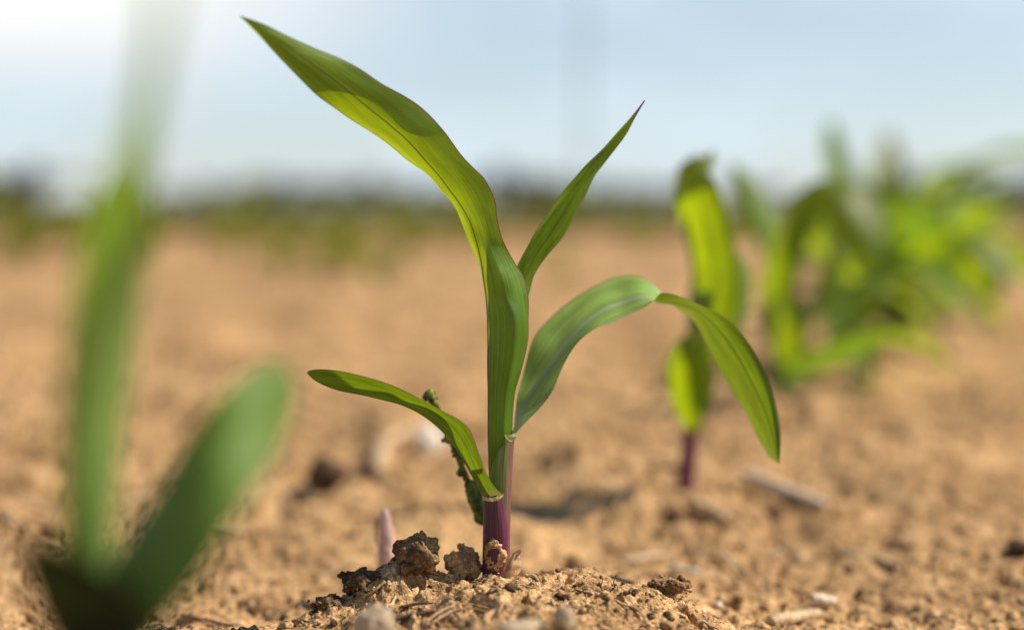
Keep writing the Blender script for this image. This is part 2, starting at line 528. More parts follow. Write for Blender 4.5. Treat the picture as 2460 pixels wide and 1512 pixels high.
def rod(pts, radii, nu=8, nv=None, wob=0.0, cap=True):
    """verts, faces of a tapering rod along world points."""
    nv = nv or max(2, len(pts) * 5)
    c = catmull(pts, nv)
    rr = np.interp(np.linspace(0, 1, nv), np.linspace(0, 1, len(radii)), radii)
    verts, up = [], np.array((0.13, 0.31, 0.94))
    for j in range(nv):
        t = c[min(j + 1, nv - 1)] - c[max(j - 1, 0)]
        t = t / (np.linalg.norm(t) + 1e-12)
        a = np.cross(t, up); a /= (np.linalg.norm(a) + 1e-9)
        b = np.cross(t, a); up = -b if False else up
        for i in range(nu):
            q = 2 * math.pi * i / nu
            k = rr[j] * (1 + (R.uniform(-wob, wob) if wob else 0))
            verts.append(c[j] + k * (math.cos(q) * a + math.sin(q) * b))
    f = grid_faces(nv, nu, True)
    if cap:
        f.append(tuple(range(nu))[::-1]); f.append(tuple((nv - 1) * nu + i for i in range(nu)))
    return verts, f

def rod_obj(name, pts, radii, mat, parent=None, **k):
    v, f = rod(pts, radii, **k)
    return mesh_obj(name, v, f, mat, parent)

import bmesh
def ico(sub):
    bm = bmesh.new(); bmesh.ops.create_icosphere(bm, subdivisions=sub, radius=1)
    bm.verts.ensure_lookup_table()
    v = np.array([q.co[:] for q in bm.verts]); f = np.array([[w.index for w in p.verts] for p in bm.faces])
    bm.free(); return v, f

def n3(p, s):
    return (vnoise(p[:, 0] + 17.3 * s, p[:, 1] + p[:, 2] * 0.71, s) + vnoise(p[:, 1] - 5.1 * s, p[:, 2] + p[:, 0] * 0.63, s + 1)
            + vnoise(p[:, 2] + 3.7 * s, p[:, 0] - p[:, 1] * 0.57, s + 2)) * 0.67

ICO5 = ico(5); ICO4 = ico(4)
def clod_verts(size, seed, rough=0.4, base=ICO5, fine=0.09):
    v, f = base
    p = v * (1 + rough * n3(v * 1.3, seed)[:, None] * 1.2 + rough * 0.6 * n3(v * 3.1, seed + 5)[:, None])
    d = 0
    for k, (fr, am) in enumerate(((7, 1.0), (14, .7), (27, .5))):
        d = d + am * fine * (0.35 - np.abs(n3(v * fr, seed + 20 + k)) * 2)
    p = p * (1 + d[:, None])
    return p * np.array(size)[None, :], f

def clod(name, loc, size, mat, seed, rough=0.4, fine=0.09, parent=None, base=ICO5):
    v, f = clod_verts(size, seed, rough, base, fine)
    o = mesh_obj(name, v + np.array(loc)[None, :], f.tolist(), mat, parent)
    return o

# ------------------------------------------------------------------ ground
ang = np.concatenate([np.linspace(-math.pi, -0.46, 34)[:-1], np.linspace(-0.46, -0.40, 20)[:-1],
                      np.linspace(-0.40, 0.40, 880), np.linspace(0.40, 0.46, 20)[1:], np.linspace(0.46, math.pi, 34)[1:-1]])
rr_ = [0.04]
while rr_[-1] < 1500:
    q = rr_[-1]
    g = 1.03 if q < 0.24 else 1.0035 if q < 0.30 else 1.0013 if q < 0.47 else 1.003 if q < 0.8 else 1.006 if q < 1.6 else 1.02 if q < 20 else 1.1
    rr_.append(q * g)
rr_ = np.array(rr_)
A_, Q_ = np.meshgrid(ang, rr_)
gx, gy = Q_ * np.sin(A_), Q_ * np.cos(A_)
hz = h_full(gx.ravel(), gy.ravel())
far_fade = 1 - sstep(10, 40, Q_.ravel())
hz = hz * far_fade
gv = np.stack([gx.ravel(), gy.ravel(), hz], 1)
na, nr = len(ang), len(rr_)
ii = np.arange(na); jj = np.arange(nr - 1)
J, I = np.meshgrid(jj, ii, indexing='ij')
i2 = (I + 1) % na
gf = np.stack([J * na + I, (J + 1) * na + I, (J + 1) * na + i2, J * na + i2], -1).reshape(-1, 4)[:, ::-1]
ground = fast_mesh("ground", gv, gf, M_SOIL)
tag(ground, "sandy light brown field soil", kind='structure')

# far crop field beyond the bare soil, a green sheet reaching the horizon
M_CROP = litter_mat("far_crop", (0.06, 0.065, 0.015), (0.16, 0.12, 0.04), 0.5, 0.9)
nx_ = 40
fx_ = np.linspace(-900, 900, nx_)
fv = [(x, 5.2 + 0.5 * math.sin(x * 0.5), 0.035) for x in fx_] + [(x, 60, 0.06) for x in fx_] + [(x, 1490, 0.3) for x in fx_]
ff = grid_faces(3, nx_)
far_field = mesh_obj("far_field", fv, ff, M_CROP)
tag(far_field, "dark green crop field along the horizon", kind='structure')

# loose crumbs and sand lumps lying on the soil: nobody could count them
def crumbs(name, n, pick, size, mat, seed):
    base = [clod_verts((1, 1, 0.8), 100 + k, 0.7, ico(2), 0.18)[0] for k in range(8)]
    f0 = ico(2)[1]
    x, y = pick(n)
    s = size(n)
    z = h_full(x, y) + s * 0.25
    V, F = [], []
    for k in range(n):
        a = R.uniform(0, 6.28); c, sn = math.cos(a), math.sin(a)
        b = base[k % 8] * s[k]
        b = np.stack([b[:, 0] * c - b[:, 1] * sn, b[:, 0] * sn + b[:, 1] * c, b[:, 2]], 1)
        V.append(b + np.array((x[k], y[k], z[k]))); F.append(f0 + k * len(b))
    return fast_mesh(name, np.concatenate(V), np.concatenate(F), mat)

def pick_near(n):
    y = 0.345 + R.normal(0, 0.035, n); x = R.uniform(-0.115, 0.105, n)
    return x, np.clip(y, 0.27, 0.47)
cr = crumbs("soil_crumbs", 3600, pick_near, lambda n: np.clip(np.exp(R.normal(-8.3, 0.55, n)), 0.00012, 0.0014), M_SOIL, 1)
tag(cr, "loose sandy crumbs scattered over the mound", kind='stuff')
def pick_far(n):
    y = np.exp(R.uniform(math.log(0.40), math.log(2.2), n)); x = y * R.uniform(-0.42, 0.42, n)
    return x, y
cr2 = crumbs("soil_lumps", 600, pick_far, lambda n: np.clip(np.exp(R.normal(-6.8, 0.55, n)), 0.0005, 0.005), M_SOIL, 2)
tag(cr2, "loose sandy lumps scattered over the field", kind='stuff')
def pick_d(n):
    y = 0.35 + R.normal(0, 0.035, n); x = R.uniform(-0.115, 0.105, n)
    return x, np.clip(y, 0.27, 0.47)
cr3 = crumbs("humus_crumbs", 420, pick_d, lambda n: np.clip(np.exp(R.normal(-7.4, 0.4, n)), 0.0003, 0.0016), M_DARK, 3)
tag(cr3, "dark humus crumbs scattered over the mound", kind='stuff')

def litter(name, n, mat, seed, pick):
    V, F, off = [], [], 0
    x, y = pick(n)
    for k in range(n):
        a = R.uniform(0, 6.28); L = float(np.exp(R.normal(-5.6, .5))) * (1 + 2 * (y[k] > .45)); w = L * R.uniform(.03, .09)
        q = [(x[k] + L * t * math.cos(a) + .1 * L * t * t, y[k] + L * t * math.sin(a)) for t in (-.5, -.15, .2, .5)]
        lift = w * .8 + 0.0006 * R.uniform(0, 1)
        p = [(u, v, h + lift) for (u, v), h in zip(q, h_full([t[0] for t in q], [t[1] for t in q]))]
        v_, f_ = rod(p, [w * .6, w, w, w * .4], nu=6, nv=9, wob=.15)
        V += list(v_); F += [tuple(i + off for i in t) for t in f_]; off += len(v_)
    return mesh_obj(name, V, F, mat)
M_BIT = litter_mat("straw_bits", (0.34, 0.21, 0.10), (0.62, 0.46, 0.27), 700, 0.6)
M_BITD = litter_mat("dark_bits", (0.05, 0.03, 0.02), (0.16, 0.09, 0.05), 700, 0.6)
tag(litter("plant_litter", 170, M_BIT, 1, pick_near), "tan bits of dry plant litter strewn over the mound", kind='stuff')
tag(litter("dark_litter", 150, M_BITD, 2, pick_d), "dark bits of rotted plant litter strewn over the mound", kind='stuff')
tag(litter("field_litter", 200, M_BIT, 3, pick_far), "tan bits of dry plant litter strewn over the field", kind='stuff')

# ------------------------------------------------------------------ main maize seedling
G_FACE, G_BACK, G_GLOW = (0.125, 0.235, 0.045), (0.075, 0.135, 0.012), (0.40, 0.56, 0.006)
M_A = leaf_mat("leaf_long", (0.10, 0.20, 0.018), (0.10, 0.20, 0.018), (0.46, 0.57, 0.004), 0.34, rib=(0.07, 0.05, 0.035), ribw=0.018, edge=(0.20, 0.08, 0.09), edgew=0.018, rough=0.42, spec=0.35, veins=52)
M_B = leaf_mat("leaf_upright", (0.085, 0.16, 0.018), (0.15, 0.26, 0.07), (0.36, 0.55, 0.006), 0.5, rib=(0.10, 0.16, 0.03), ribw=0.01, edge=(0.30, 0.18, 0.17), edgew=0.03, tip=(0.30, 0.09, 0.10), rough=0.42, veins=34)
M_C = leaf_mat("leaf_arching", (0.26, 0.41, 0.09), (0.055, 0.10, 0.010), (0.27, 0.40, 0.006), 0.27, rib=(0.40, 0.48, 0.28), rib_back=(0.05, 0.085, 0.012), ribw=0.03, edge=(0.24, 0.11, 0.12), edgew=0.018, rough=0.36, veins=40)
M_D = leaf_mat("leaf_lowest", G_FACE, (0.07, 0.125, 0.012), (0.32, 0.46, 0.006), 0.37, rib=(0.08, 0.13, 0.015), ribw=0.008, edge=(0.24, 0.09, 0.11), edgew=0.03, base=(0.42, 0.30, 0.10), rough=0.42, veins=34)
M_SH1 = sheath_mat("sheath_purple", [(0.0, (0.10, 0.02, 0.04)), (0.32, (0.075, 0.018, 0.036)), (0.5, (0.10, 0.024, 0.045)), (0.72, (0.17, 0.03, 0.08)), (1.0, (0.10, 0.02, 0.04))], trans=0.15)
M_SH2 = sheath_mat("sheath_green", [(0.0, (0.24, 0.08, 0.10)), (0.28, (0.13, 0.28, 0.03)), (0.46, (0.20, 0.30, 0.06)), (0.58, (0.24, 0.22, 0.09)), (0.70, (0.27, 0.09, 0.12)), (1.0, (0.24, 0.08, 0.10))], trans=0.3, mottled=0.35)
M_COL = litter_mat("collar_skin", (0.40, 0.42, 0.16), (0.62, 0.60, 0.34), 900, 0.5, 0.3)

Y0 = 0.375
base_pt = P(1186, 1392, Y0)
main = empty("maize_seedling", base_pt)
tag(main, "sharp green maize seedling with purple stem base standing on the sandy mound in front", 'seedling', 'maize seedlings in the near row')

def tube_sec(y, xl, xr, Yc, aL=62, aR=385):
    c, r = (xl + xr) / 2, (xr - xl) / 2
    def at(d):
        a = rad(d); return P(c + r * math.cos(a), y, Yc + r * Yc / FPX * math.sin(a) * 1.0)
    return [at(aL), at((aL + 180) / 2), at(180), at(180 + (aR - 180) * 0.5), at(aR)]

def sec(L, M, Rr):
    return [P(*L), P(*M), P(*Rr)]

secA = [tube_sec(1170, 1176, 1222, .3772), tube_sec(1120, 1174, 1226, .3770), tube_sec(1040, 1172, 1233, .3768), tube_sec(990, 1172, 1236, .3768),
        tube_sec(938, 1172, 1242, .3768), tube_sec(890, 1171, 1257, .3768), tube_sec(823, 1171, 1273, .3768), tube_sec(762, 1170, 1275, .3768)]
def sA(L, M, Rr, y, fl=.006, fr=.006):
    """blade section: midrib nearest at forward distance y, margins behind it"""
    return sec((*L, y + fl), (*M, y), (*Rr, y + fr))
def s5(L, ML, M, MR, Rr): return [P(*L), P(*ML), P(*M), P(*MR), P(*Rr)]
secA += [s5((1196, 712, .3815), (1176, 714, .3805), (1167, 712, .3768), (1214, 712, .3718), (1269, 708, .3772)),
         s5((1168, 664, .3830), (1163, 668, .3800), (1161, 668, .3755), (1205, 668, .3712), (1257, 664, .3775)),
         s5((1146, 624, .3830), (1150, 625, .3790), (1155, 626, .3745), (1190, 628, .3718), (1237, 631, .3762)),
         sA((1125, 577), (1144, 579), (1209, 578), .3725, .005, .0005), sA((1106, 528), (1128, 531), (1195, 527), .3720, .006, -.0004),
         sA((1088, 484), (1104, 489), (1189, 481), .3715, .006, -.0009), sA((1060, 453), (1082, 459), (1166, 432), .3705, .006, -.0009),
         sA((1024, 417), (1054, 422), (1136, 401), .3695, .006, -.0009), sA((980, 386), (1024, 388), (1108, 371), .3685, .006, -.0006),
         sA((936, 349), (980, 339), (1068, 316), .3670, .006, -.0005), sA((892, 318), (936, 300), (1024, 268), .3655, .006, .001),
         sA((845, 289), (892, 265), (980, 235), .3640, .005, .0012), sA((804, 260), (848, 229), (918, 201), .3620, .003, .0012),
         sA((762, 230), (802, 192), (868, 167), .3600, .0005, .002), sA((719, 188), (756, 158), (818, 140), .3575, .0, .003),
         sA((672, 140), (708, 126), (758, 116), .3550, -.0003, .003), sA((628, 92), (655, 88), (694, 87), .3520, 0, .0025),
         sA((600, 63), (612, 62), (634, 58), .3500, 0, .001), sA((575, 38), (576, 39), (577, 38), .3480, 0, 0)]
blade("leaf", secA, M_A, main, nu=29, nv=200)["label"] = "long broad leaf sweeping up to the left, its foot rolled round the stem"

secB = [sA((1218, 740), (1236, 748), (1255, 756), .3810, .001, .001), sA((1229, 680), (1252, 692), (1272, 704), .3815, .0015, .0025),
        sA((1243, 637), (1268, 648), (1285, 658), .3822, .002, .003), sA((1261, 602), (1290, 608), (1314, 615), .3826, .002, .003),
        sA((1288, 554), (1322, 564), (1348, 576), .3832, .002, .003), sA((1318, 509), (1350, 519), (1375, 532), .3836, .002, .003),
        sA((1353, 458), (1384, 465), (1405, 472), .384, .002, .003), sA((1384, 422), (1410, 423), (1428, 424), .3845, .002, .003),
        sA((1411, 392), (1433, 393), (1450, 395), .385, .002, .003), sA((1446, 359), (1464, 359), (1477, 360), .3855, .0015, .002),
        sA((1485, 315), (1496, 319), (1504, 324), .386, .001, .001), sA((1519, 277), (1523, 279), (1527, 281), .3865, 0, 0), sA((1548, 240), (1549, 241), (1550, 242), .387, 0, 0)]
blade("leaf", secB, M_B, main, nv=110)["label"] = "narrow pointed leaf rising to the upper right"

def sC(F, M, N, yf, ym, yn): return sec((*F, yf), (*M, ym), (*N, yn))
secC = [sC((1222, 1050), (1230, 1052), (1238, 1053), .377, .3735, .3715),
        sC((1234, 1026), (1238, 1033), (1243, 1036), .3785, .3745, .371), sC((1238, 985), (1248, 997), (1263, 1014), .380, .376, .3695),
        sC((1245, 940), (1266, 962), (1297, 979), .3815, .3765, .369), sC((1257, 895), (1290, 922), (1327, 939), .383, .377, .3685),
        sC((1280, 816), (1331, 866), (1354, 876), .385, .3765, .368), sC((1316, 769), (1361, 822), (1386, 825), .386, .3765, .3675),
        sC((1362, 729), (1403, 778), (1428, 790), .3865, .376, .367), sC((1420, 690), (1450, 744), (1466, 776), .387, .376, .3665),
        sC((1478, 665), (1494, 727), (1505, 757), .387, .3755, .366), sC((1532, 662), (1536, 714), (1546, 739), .3865, .375, .3655),
        sC((1568, 680), (1565, 716), (1573, 719), .386, .3745, .365), sC((1594, 706), (1578, 727), (1591, 703), .385, .3735, .3645),
        sC((1616, 732), (1620, 730), (1630, 710), .384, .3715, .364), sC((1654, 758), (1668, 743), (1680, 731), .382, .370, .3635),
        sC((1680, 793), (1705, 769), (1726, 752), .380, .368, .363), sC((1705, 844), (1742, 811), (1769, 785), .378, .366, .362),
        sC((1731, 895), (1778, 865), (1808, 836), .376, .364, .361), sC((1763, 946), (1810, 925), (1840, 896), .374, .362, .3595),
        sC((1794, 996), (1836, 982), (1861, 960), .371, .360, .358), sC((1820, 1047), (1854, 1038), (1874, 1022), .368, .358, .357),
        sC((1846, 1092), (1863, 1085), (1875, 1074), .362, .3565, .356), sC((1870, 1113), (1871, 1114), (1872, 1113), .356, .356, .356)]
for k, q in enumerate(secC):
    off = 0.026 * min(k / 9, 1) + 0.018 * max(0, (k - 12) / 10)
    for p in q: 
        f = (p.y + off) / p.y                       # slide along the line of sight
        p.x *= f; p.z = CAM_H + (p.z - CAM_H) * f; p.y *= f
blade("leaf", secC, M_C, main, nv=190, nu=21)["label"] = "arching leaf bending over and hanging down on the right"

def sD(U, W, y): 
    m = ((U[0] + W[0]) / 2, (U[1] + W[1]) / 2)
    return sec((*U, y - .0008), (*m, y + .0003), (*W, y + .0022))
secD = [sD((1210, 1188), (1160, 1198), .3715), sD((1190, 1170), (1150, 1174), .3712), sD((1170, 1138), (1133, 1143), .371), sD((1153, 1094), (1113, 1106), .3705),
        sD((1140, 1057), (1092, 1075), .370), sD((1126, 1028), (1066, 1041), .3695), sD((1098, 1004), (1038, 1015), .369), sD((1060, 984), (1005, 992), .3685),
        sD((1020, 962), (965, 973), .368), sD((975, 939), (925, 962), .3675), sD((925, 918), (870, 949), .367), sD((870, 902), (818, 939), .3665),
        sD((815, 890), (780, 926), .366), sD((770, 886), (757, 914), .3655), sD((745, 889), (743, 902), .365), sD((737, 894), (736, 895), .3645)]
blade("leaf", secD, M_D, main, nv=120)["label"] = "short blunt leaf reaching out to the left"

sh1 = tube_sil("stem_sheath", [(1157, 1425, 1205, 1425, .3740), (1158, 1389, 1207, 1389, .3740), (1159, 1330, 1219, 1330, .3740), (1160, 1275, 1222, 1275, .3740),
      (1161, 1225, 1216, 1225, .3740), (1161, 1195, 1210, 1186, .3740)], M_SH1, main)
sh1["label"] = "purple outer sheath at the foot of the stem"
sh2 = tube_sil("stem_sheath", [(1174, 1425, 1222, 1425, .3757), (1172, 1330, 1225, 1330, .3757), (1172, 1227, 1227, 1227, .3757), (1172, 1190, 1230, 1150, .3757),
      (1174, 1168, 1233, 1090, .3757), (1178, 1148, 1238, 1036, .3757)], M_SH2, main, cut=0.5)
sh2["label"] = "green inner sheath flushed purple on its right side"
col1 = blade("collar", [sec((1211, 1040, .3745), (1222, 1044, .3725), (1243, 1036, .3722)), sec((1213, 1046, .3738), (1224, 1052, .3715), (1240, 1046, .3717)),
                        sec((1216, 1052, .3742), (1226, 1060, .3722), (1236, 1056, .3722))], M_COL, main, nu=9, nv=10)
col2 = blade("collar", [sec((1158, 1190, .3735), (1185, 1194, .3697), (1213, 1183, .3735)), sec((1159, 1196, .3735), (1186, 1201, .3699), (1212, 1188, .3735)),
                        sec((1160, 1199, .3735), (1186, 1204, .3703), (1210, 1192, .3735))], M_COL, main, nu=13, nv=8)

# soil stuck on the stem foot
def lump(name, pts, mat, label, cat, voxel=0.00022):
    V, F, off = [], [], 0
    f0 = ico(2)[1]
    for k, (p, r) in enumerate(pts):
        b = clod_verts((r, r, r), 300 + k, 0.5, ico(2), 0.15)[0] + np.array(p)
        V.append(b); F.append(f0 + off); off += len(b)
    o = mesh_obj(name, np.concatenate(V), np.concatenate(F).tolist(), mat)
    md = o.modifiers.new("remesh", 'REMESH'); md.mode = 'VOXEL'; md.voxel_size = voxel; md.use_smooth_shade = True
    tag(o, label, cat); return o

def stem_front(px, py):
    """just on the camera-facing skin of the purple sheath"""
    xl, xr = 1159, 1216
    c, r = (xl + xr) / 2, (xr - xl) / 2
    s = max(-0.97, min(0.97, (px - c) / r))
    return P(px, py, .3740 - r * .374 / FPX * math.sqrt(1 - s * s))
pts = []
for (x, y, r) in [(1180, 1306, 10), (1188, 1305, 11), (1171, 1312, 7), (1198, 1312, 8), (1203, 1322, 6), (1206, 1334, 13), (1204, 1343, 11), (1211, 1336, 9),
                  (1199, 1352, 6), (1204, 1356, 5), (1166, 1322, 5), (1166, 1332, 4), (1170, 1340, 5), (1176, 1345, 5), (1172, 1350, 5), (1183, 1350, 4), (1168, 1327, 5),
                  (1190, 1312, 6), (1180, 1314, 5), (1193, 1356, 5), (1188, 1359, 5), (1197, 1359, 5), (1194, 1366, 3), (1174, 1318, 4), (1178, 1338, 3.5)]:
    pts.append((stem_front(x, y), r * .374 / FPX))
rs_ = random.Random(5)
for k in range(46):
    a = rs_.uniform(0, 6.28); q = rs_.gauss(1, .22)
    pts.append((stem_front(1187 + 20 * q * math.cos(a), 1331 + 29 * q * math.sin(a)), rs_.uniform(1.5, 5) * .374 / FPX))
for k in range(12):
    pts.append((stem_front(rs_.uniform(1168, 1205), rs_.uniform(1360, 1384)), rs_.uniform(1, 2.6) * .374 / FPX))
lump("soil_crust", pts, M_SOIL, "ring of sandy soil stuck on the purple stem of the sharp seedling", 'soil crust')

# ------------------------------------------------------------------ clods and litter on the mound
def gpt(px, py, lift=0.0):
    x, y = on_ground(px, py)
    return Vector((x, y, gz(x, y) + lift))

def crumb_clod(loc, size, mat, seed, n=70, voxel=0.00025, name="soil_clod"):
    """a clod caked together from crumbs of all sizes"""
    rs = np.random.default_rng(seed)
    V, F, off = [], [], 0
    v5, f5 = clod_verts(tuple(q * .74 for q in size), seed, 0.45, ICO4, 0.12)
    V.append(v5 + np.array(loc)); F.append(f5); off = len(v5)
    f0 = ico(2)[1]
    for k in range(n):
        d = rs.normal(0, 1, 3); d /= np.linalg.norm(d)
        r = min(size) * float(np.clip(np.exp(rs.normal(-1.75, .5)), .07, .42))
        p = np.array(loc) + d * np.array(size) * rs.uniform(.6, .95) * (1 + .25 * math.sin(seed + 3 * d[0] + 5 * d[1] + 4 * d[2]))
        b = clod_verts((r, r, r), seed * 7 + k, 0.6, ico(2), 0.2)[0] + p
        V.append(b); F.append(f0 + off); off += len(b)
    o = mesh_obj(name, np.concatenate(V), np.concatenate(F).tolist(), mat)
    md = o.modifiers.new("remesh", 'REMESH'); md.mode = 'VOXEL'; md.voxel_size = voxel; md.use_smooth_shade = True
    return o
M_CRUST_SHADE = soil_mat("crusted_shaded_soil", (0.34, 0.215, 0.11), (0.12, 0.075, 0.04), (0.035, 0.022, 0.014), 0.9)  # dark humus crust; on the left clods its darkness also paints their shadow
c1 = crumb_clod(P(998, 1334, .371), (.0062, .0055, .0056), M_CRUST_SHADE, 3, 160)
tag(c1, "large dark crumbly clod left of the purple stem", 'clod')
c2 = crumb_clod(P(1114, 1362, .3755), (.0046, .0042, .0050), M_SOIL, 9, 120)
tag(c2, "pointed sandy clod between the dark clod and the purple stem", 'clod')
c3 = crumb_clod(P(880, 1395, .369), (.0075, .0045, .0030), M_CRUST_SHADE, 14, 140)
tag(c3, "low dark clod at the left edge of the mound below the big clod", 'clod')
c4 = crumb_clod(P(1605, 1408, .372), (.0066, .0045, .0026), M_CRUST_SHADE, 21, 150)
tag(c4, "flat dark crusted clod at the right end of the mound", 'clod')
c5 = clod("soil_clod", gpt(1770, 1446, .0008), (.0018, .0016, .0014), M_CLOD, 25, 0.5, 0.12, base=ICO4)
tag(c5, "little dark round clod on the slope right of the mound", 'clod')
c6 = clod("soil_clod", P(1355, 1440, .357), (.0018, .0016, .0018), M_DARK, 27, 0.5, 0.12, base=ICO4)
tag(c6, "little dark pitted clod on the mound beside two thin rootlets", 'clod')
c11 = crumb_clod(P(795, 1448, .366), (.0056, .004, .0026), M_CRUST_SHADE, 61, 110)  # clod added for the shadow on the left slope, shade in its colour
tag(c11, "low dark clod farthest left on the mound, beside the thin dark twig", 'clod')
c12 = crumb_clod(gpt(612, 1466), (.0026, .002, .0016), M_CLOD, 67, 60)
tag(c12, "small dark clod on the soil near the tip of the thin dark twig", 'clod')
g = gpt(783, 1165); c7 = clod("soil_clod", g + Vector((0, 0, .004)), (.0075, .006, .0075), M_DARK, 31, 0.4, 0.1, base=ICO4)  # dark soil colour also carries the shade lying on this clod
tag(c7, "dark blurred clod lying on the bare soil behind the short left leaf", 'clod')
g = gpt(2452, 1335); c8 = clod("soil_clod", g + Vector((0, 0, .003)), (.0040, .004, .0030), M_DARK, 37, 0.4, 0.1, base=ICO4)
tag(c8, "black blurred clod cut by the right edge of the picture", 'clod')
g = gpt(1180, 1425)
c9 = crumb_clod(P(1195, 1418, .366), (.0058, .0032, .0028), M_SOIL, 41, 120)
tag(c9, "sandy clod lying against the front of the purple stem base", 'clod')
c10 = crumb_clod(P(1395, 1474, .350), (.0050, .004, .0032), M_SOIL, 45, 120)
tag(c10, "sandy clod on the front slope of the mound right of the fibres", 'clod')

M_STONE = litter_mat("pale_stone", (0.30, 0.21, 0.125), (0.50, 0.39, 0.26), 260, 0.75)
M_WHITE = litter_mat("white_stone", (0.62, 0.52, 0.42), (0.80, 0.72, 0.62), 120, 0.6)
M_STRAW = litter_mat("straw", (0.36, 0.23, 0.115), (0.58, 0.42, 0.24), 420, 0.6)
M_STRAWW = litter_mat("bleached_straw", (0.48, 0.36, 0.235), (0.74, 0.60, 0.44), 420, 0.6)
M_TWIG = litter_mat("brown_twig", (0.10, 0.045, 0.02), (0.30, 0.15, 0.06), 700, 0.55)
M_BARK = litter_mat("dark_twig", (0.03, 0.018, 0.015), (0.09, 0.05, 0.03), 700, 0.5)
M_FIB = litter_mat("dry_fibre", (0.32, 0.19, 0.08), (0.55, 0.38, 0.19), 900, 0.6)
M_HUSK = litter_mat("dry_husk", (0.34, 0.19, 0.085), (0.62, 0.42, 0.22), 700, 0.6, 0.3)
M_PINK = sheath_mat("pink_shoot", [(0.0, (0.7, 0.5, 0.45)), (0.3, (0.62, 0.40, 0.34)), (0.5, (0.74, 0.52, 0.46)), (1.0, (0.7, 0.5, 0.45))], trans=0.3, mottled=0.3)

def pebble(px, py, size, seed, label):
    p = P(px, py, .310); p.z = gz(p.x, p.y) + size[2] * .9
    tag(clod("pebble", p, size, M_STONE, seed, 0.35, 0.02), label, 'pebble')
pebble(905, 1492, (.0046, .0040, .0054), 51, "pale blurred pebble in front of the mound at the bottom edge, left of the stem")
pebble(1352, 1505, (.0026, .0024, .0028), 53, "small pale blurred pebble in front of the mound, right of the stem")
pebble(1245, 1520, (.0060, .003, .0020), 55, "flat tan pebble half cut by the bottom edge under the stem")
g = gpt(1030, 1092); o = clod("stone", g + Vector((0, 0, .006)), (.0068, .006, .0082), M_WHITE, 57, 0.25, 0.01, base=ICO4)
tag(o, "bright whitish blurred stone on the soil behind the short left leaf", 'stone')
for (px, py, s, lb) in [(1727, 1459, .0010, "tiny white grain on the right foot of the mound"), (1690, 1470, .0006, "tiny white grain just left of the larger white grain")]:
    o = clod("sand_grain", gpt(px, py, s * .5), (s, s, s), M_WHITE, int(px), 0.3, 0.03, base=ICO4)
    tag(o, lb, 'grain')

# straw pieces
def straw(name, p0, p1, wpx, mat, label, lift=0.002, sag=0.0, cat='straw', flat=0.55, mid=None):
    a, b = gpt(*p0, lift), gpt(*p1, lift)
    w = wpx * (a.y + b.y) / 2 / FPX / 2
    m_ = gpt(*mid, lift) if mid else (a + b) / 2 + Vector((0, 0, sag))
    v, f = rod([a, (a + m_) / 2, m_, (m_ + b) / 2, b], [w * .8, w, w * .95, w, w * .6], nu=10, nv=26, wob=0.22)
    v = np.array(v); c = v.mean(0)
    o = mesh_obj(name, v, f, mat); tag(o, label, cat); return o
straw("straw", (1785, 1160), (1985, 1240), 32, M_STRAWW, "thick bleached straw lying on the soil right of the second seedling", .004)
straw("straw", (1645, 1215), (1745, 1262), 28, M_STRAW, "short tan straw lying below the second seedling", .003)
straw("straw", (1722, 1326), (1780, 1384), 12, M_STRAW, "thin brown stalk lying on the soil right of the mound", .0012)
straw("straw", (1612, 1372), (1690, 1388), 20, M_STRAWW, "pale pinkish chip lying behind the flat dark clod", .0012)
straw("straw", (2008, 1338), (2165, 1376), 26, M_STRAW, "tan blurred stalk lying on the soil at the right, beyond the thin stalk", .002)
straw("straw", (1850, 1502), (1968, 1482), 34, M_STRAW, "pale thick stalk at the bottom right of the mound", .001)
straw("straw", (1950, 1462), (2005, 1468), 30, M_STRAWW, "short pale broken end sticking from the bottom right stalk", .003)
straw("straw", (905, 1150), (985, 1048), 36, M_STRAW, "curved tan straw lying beside the whitish stone", .004, mid=(925, 1085))

# twigs and rootlets
def wire(name, pts, wpx, mat, label, cat):
    """pts: (px, py, Y) for free ends, (px, py) to lie on the soil"""
    W = [P(*p) if len(p) == 3 else gpt(p[0], p[1], 0.0008) for p in pts]
    w = wpx * W[0].y / FPX / 2
    o = rod_obj(name, W, [w, w * .9, w * .8, w * .5], mat, nu=7, nv=len(pts) * 6, wob=0.12)
    tag(o, label, cat); return o
wire("twig", [(434, 1483), (470, 1490), (515, 1500), (560, 1510)], 11, M_TWIG, "brown twig on the soil at the bottom left beside the blurred seedling", 'twig')
wire("twig", [(625, 1492), (660, 1478), (697, 1461, on_ground(680, 1470)[1]), (718, 1443, on_ground(680, 1470)[1])], 5, M_BARK, "thin dark twig pointing up from the soil left of the mound", 'twig')
wire("twig", [(950, 1487, .345), (985, 1478, .346), (1015, 1471, .347), (1045, 1466, .348)], 13, M_BARK, "thick blackish twig lying in front of the stem", 'twig')
wire("twig", [(965, 1457, .354), (1000, 1449, .355), (1040, 1447, .356)], 9, M_BARK, "short black twig lying just behind the thick blackish twig", 'twig')
wire("rootlet", [(1456, 1441, .359), (1464, 1422, .359), (1477, 1408, .359), (1474, 1396, .359), (1482, 1379, .359)], 4, M_BARK, "dark bent rootlet standing up on the mound right of the stem", 'rootlet')
wire("rootlet", [(1450, 1436, .361), (1446, 1415, .361), (1438, 1404, .361), (1424, 1397, .361)], 3, M_BARK, "forked thin rootlet just left of the dark bent rootlet", 'rootlet')
wire("rootlet", [(1442, 1412, .361), (1446, 1398, .361), (1449, 1386, .361)], 2.4, M_BARK, "very thin rootlet tip rising from the forked rootlet", 'rootlet')
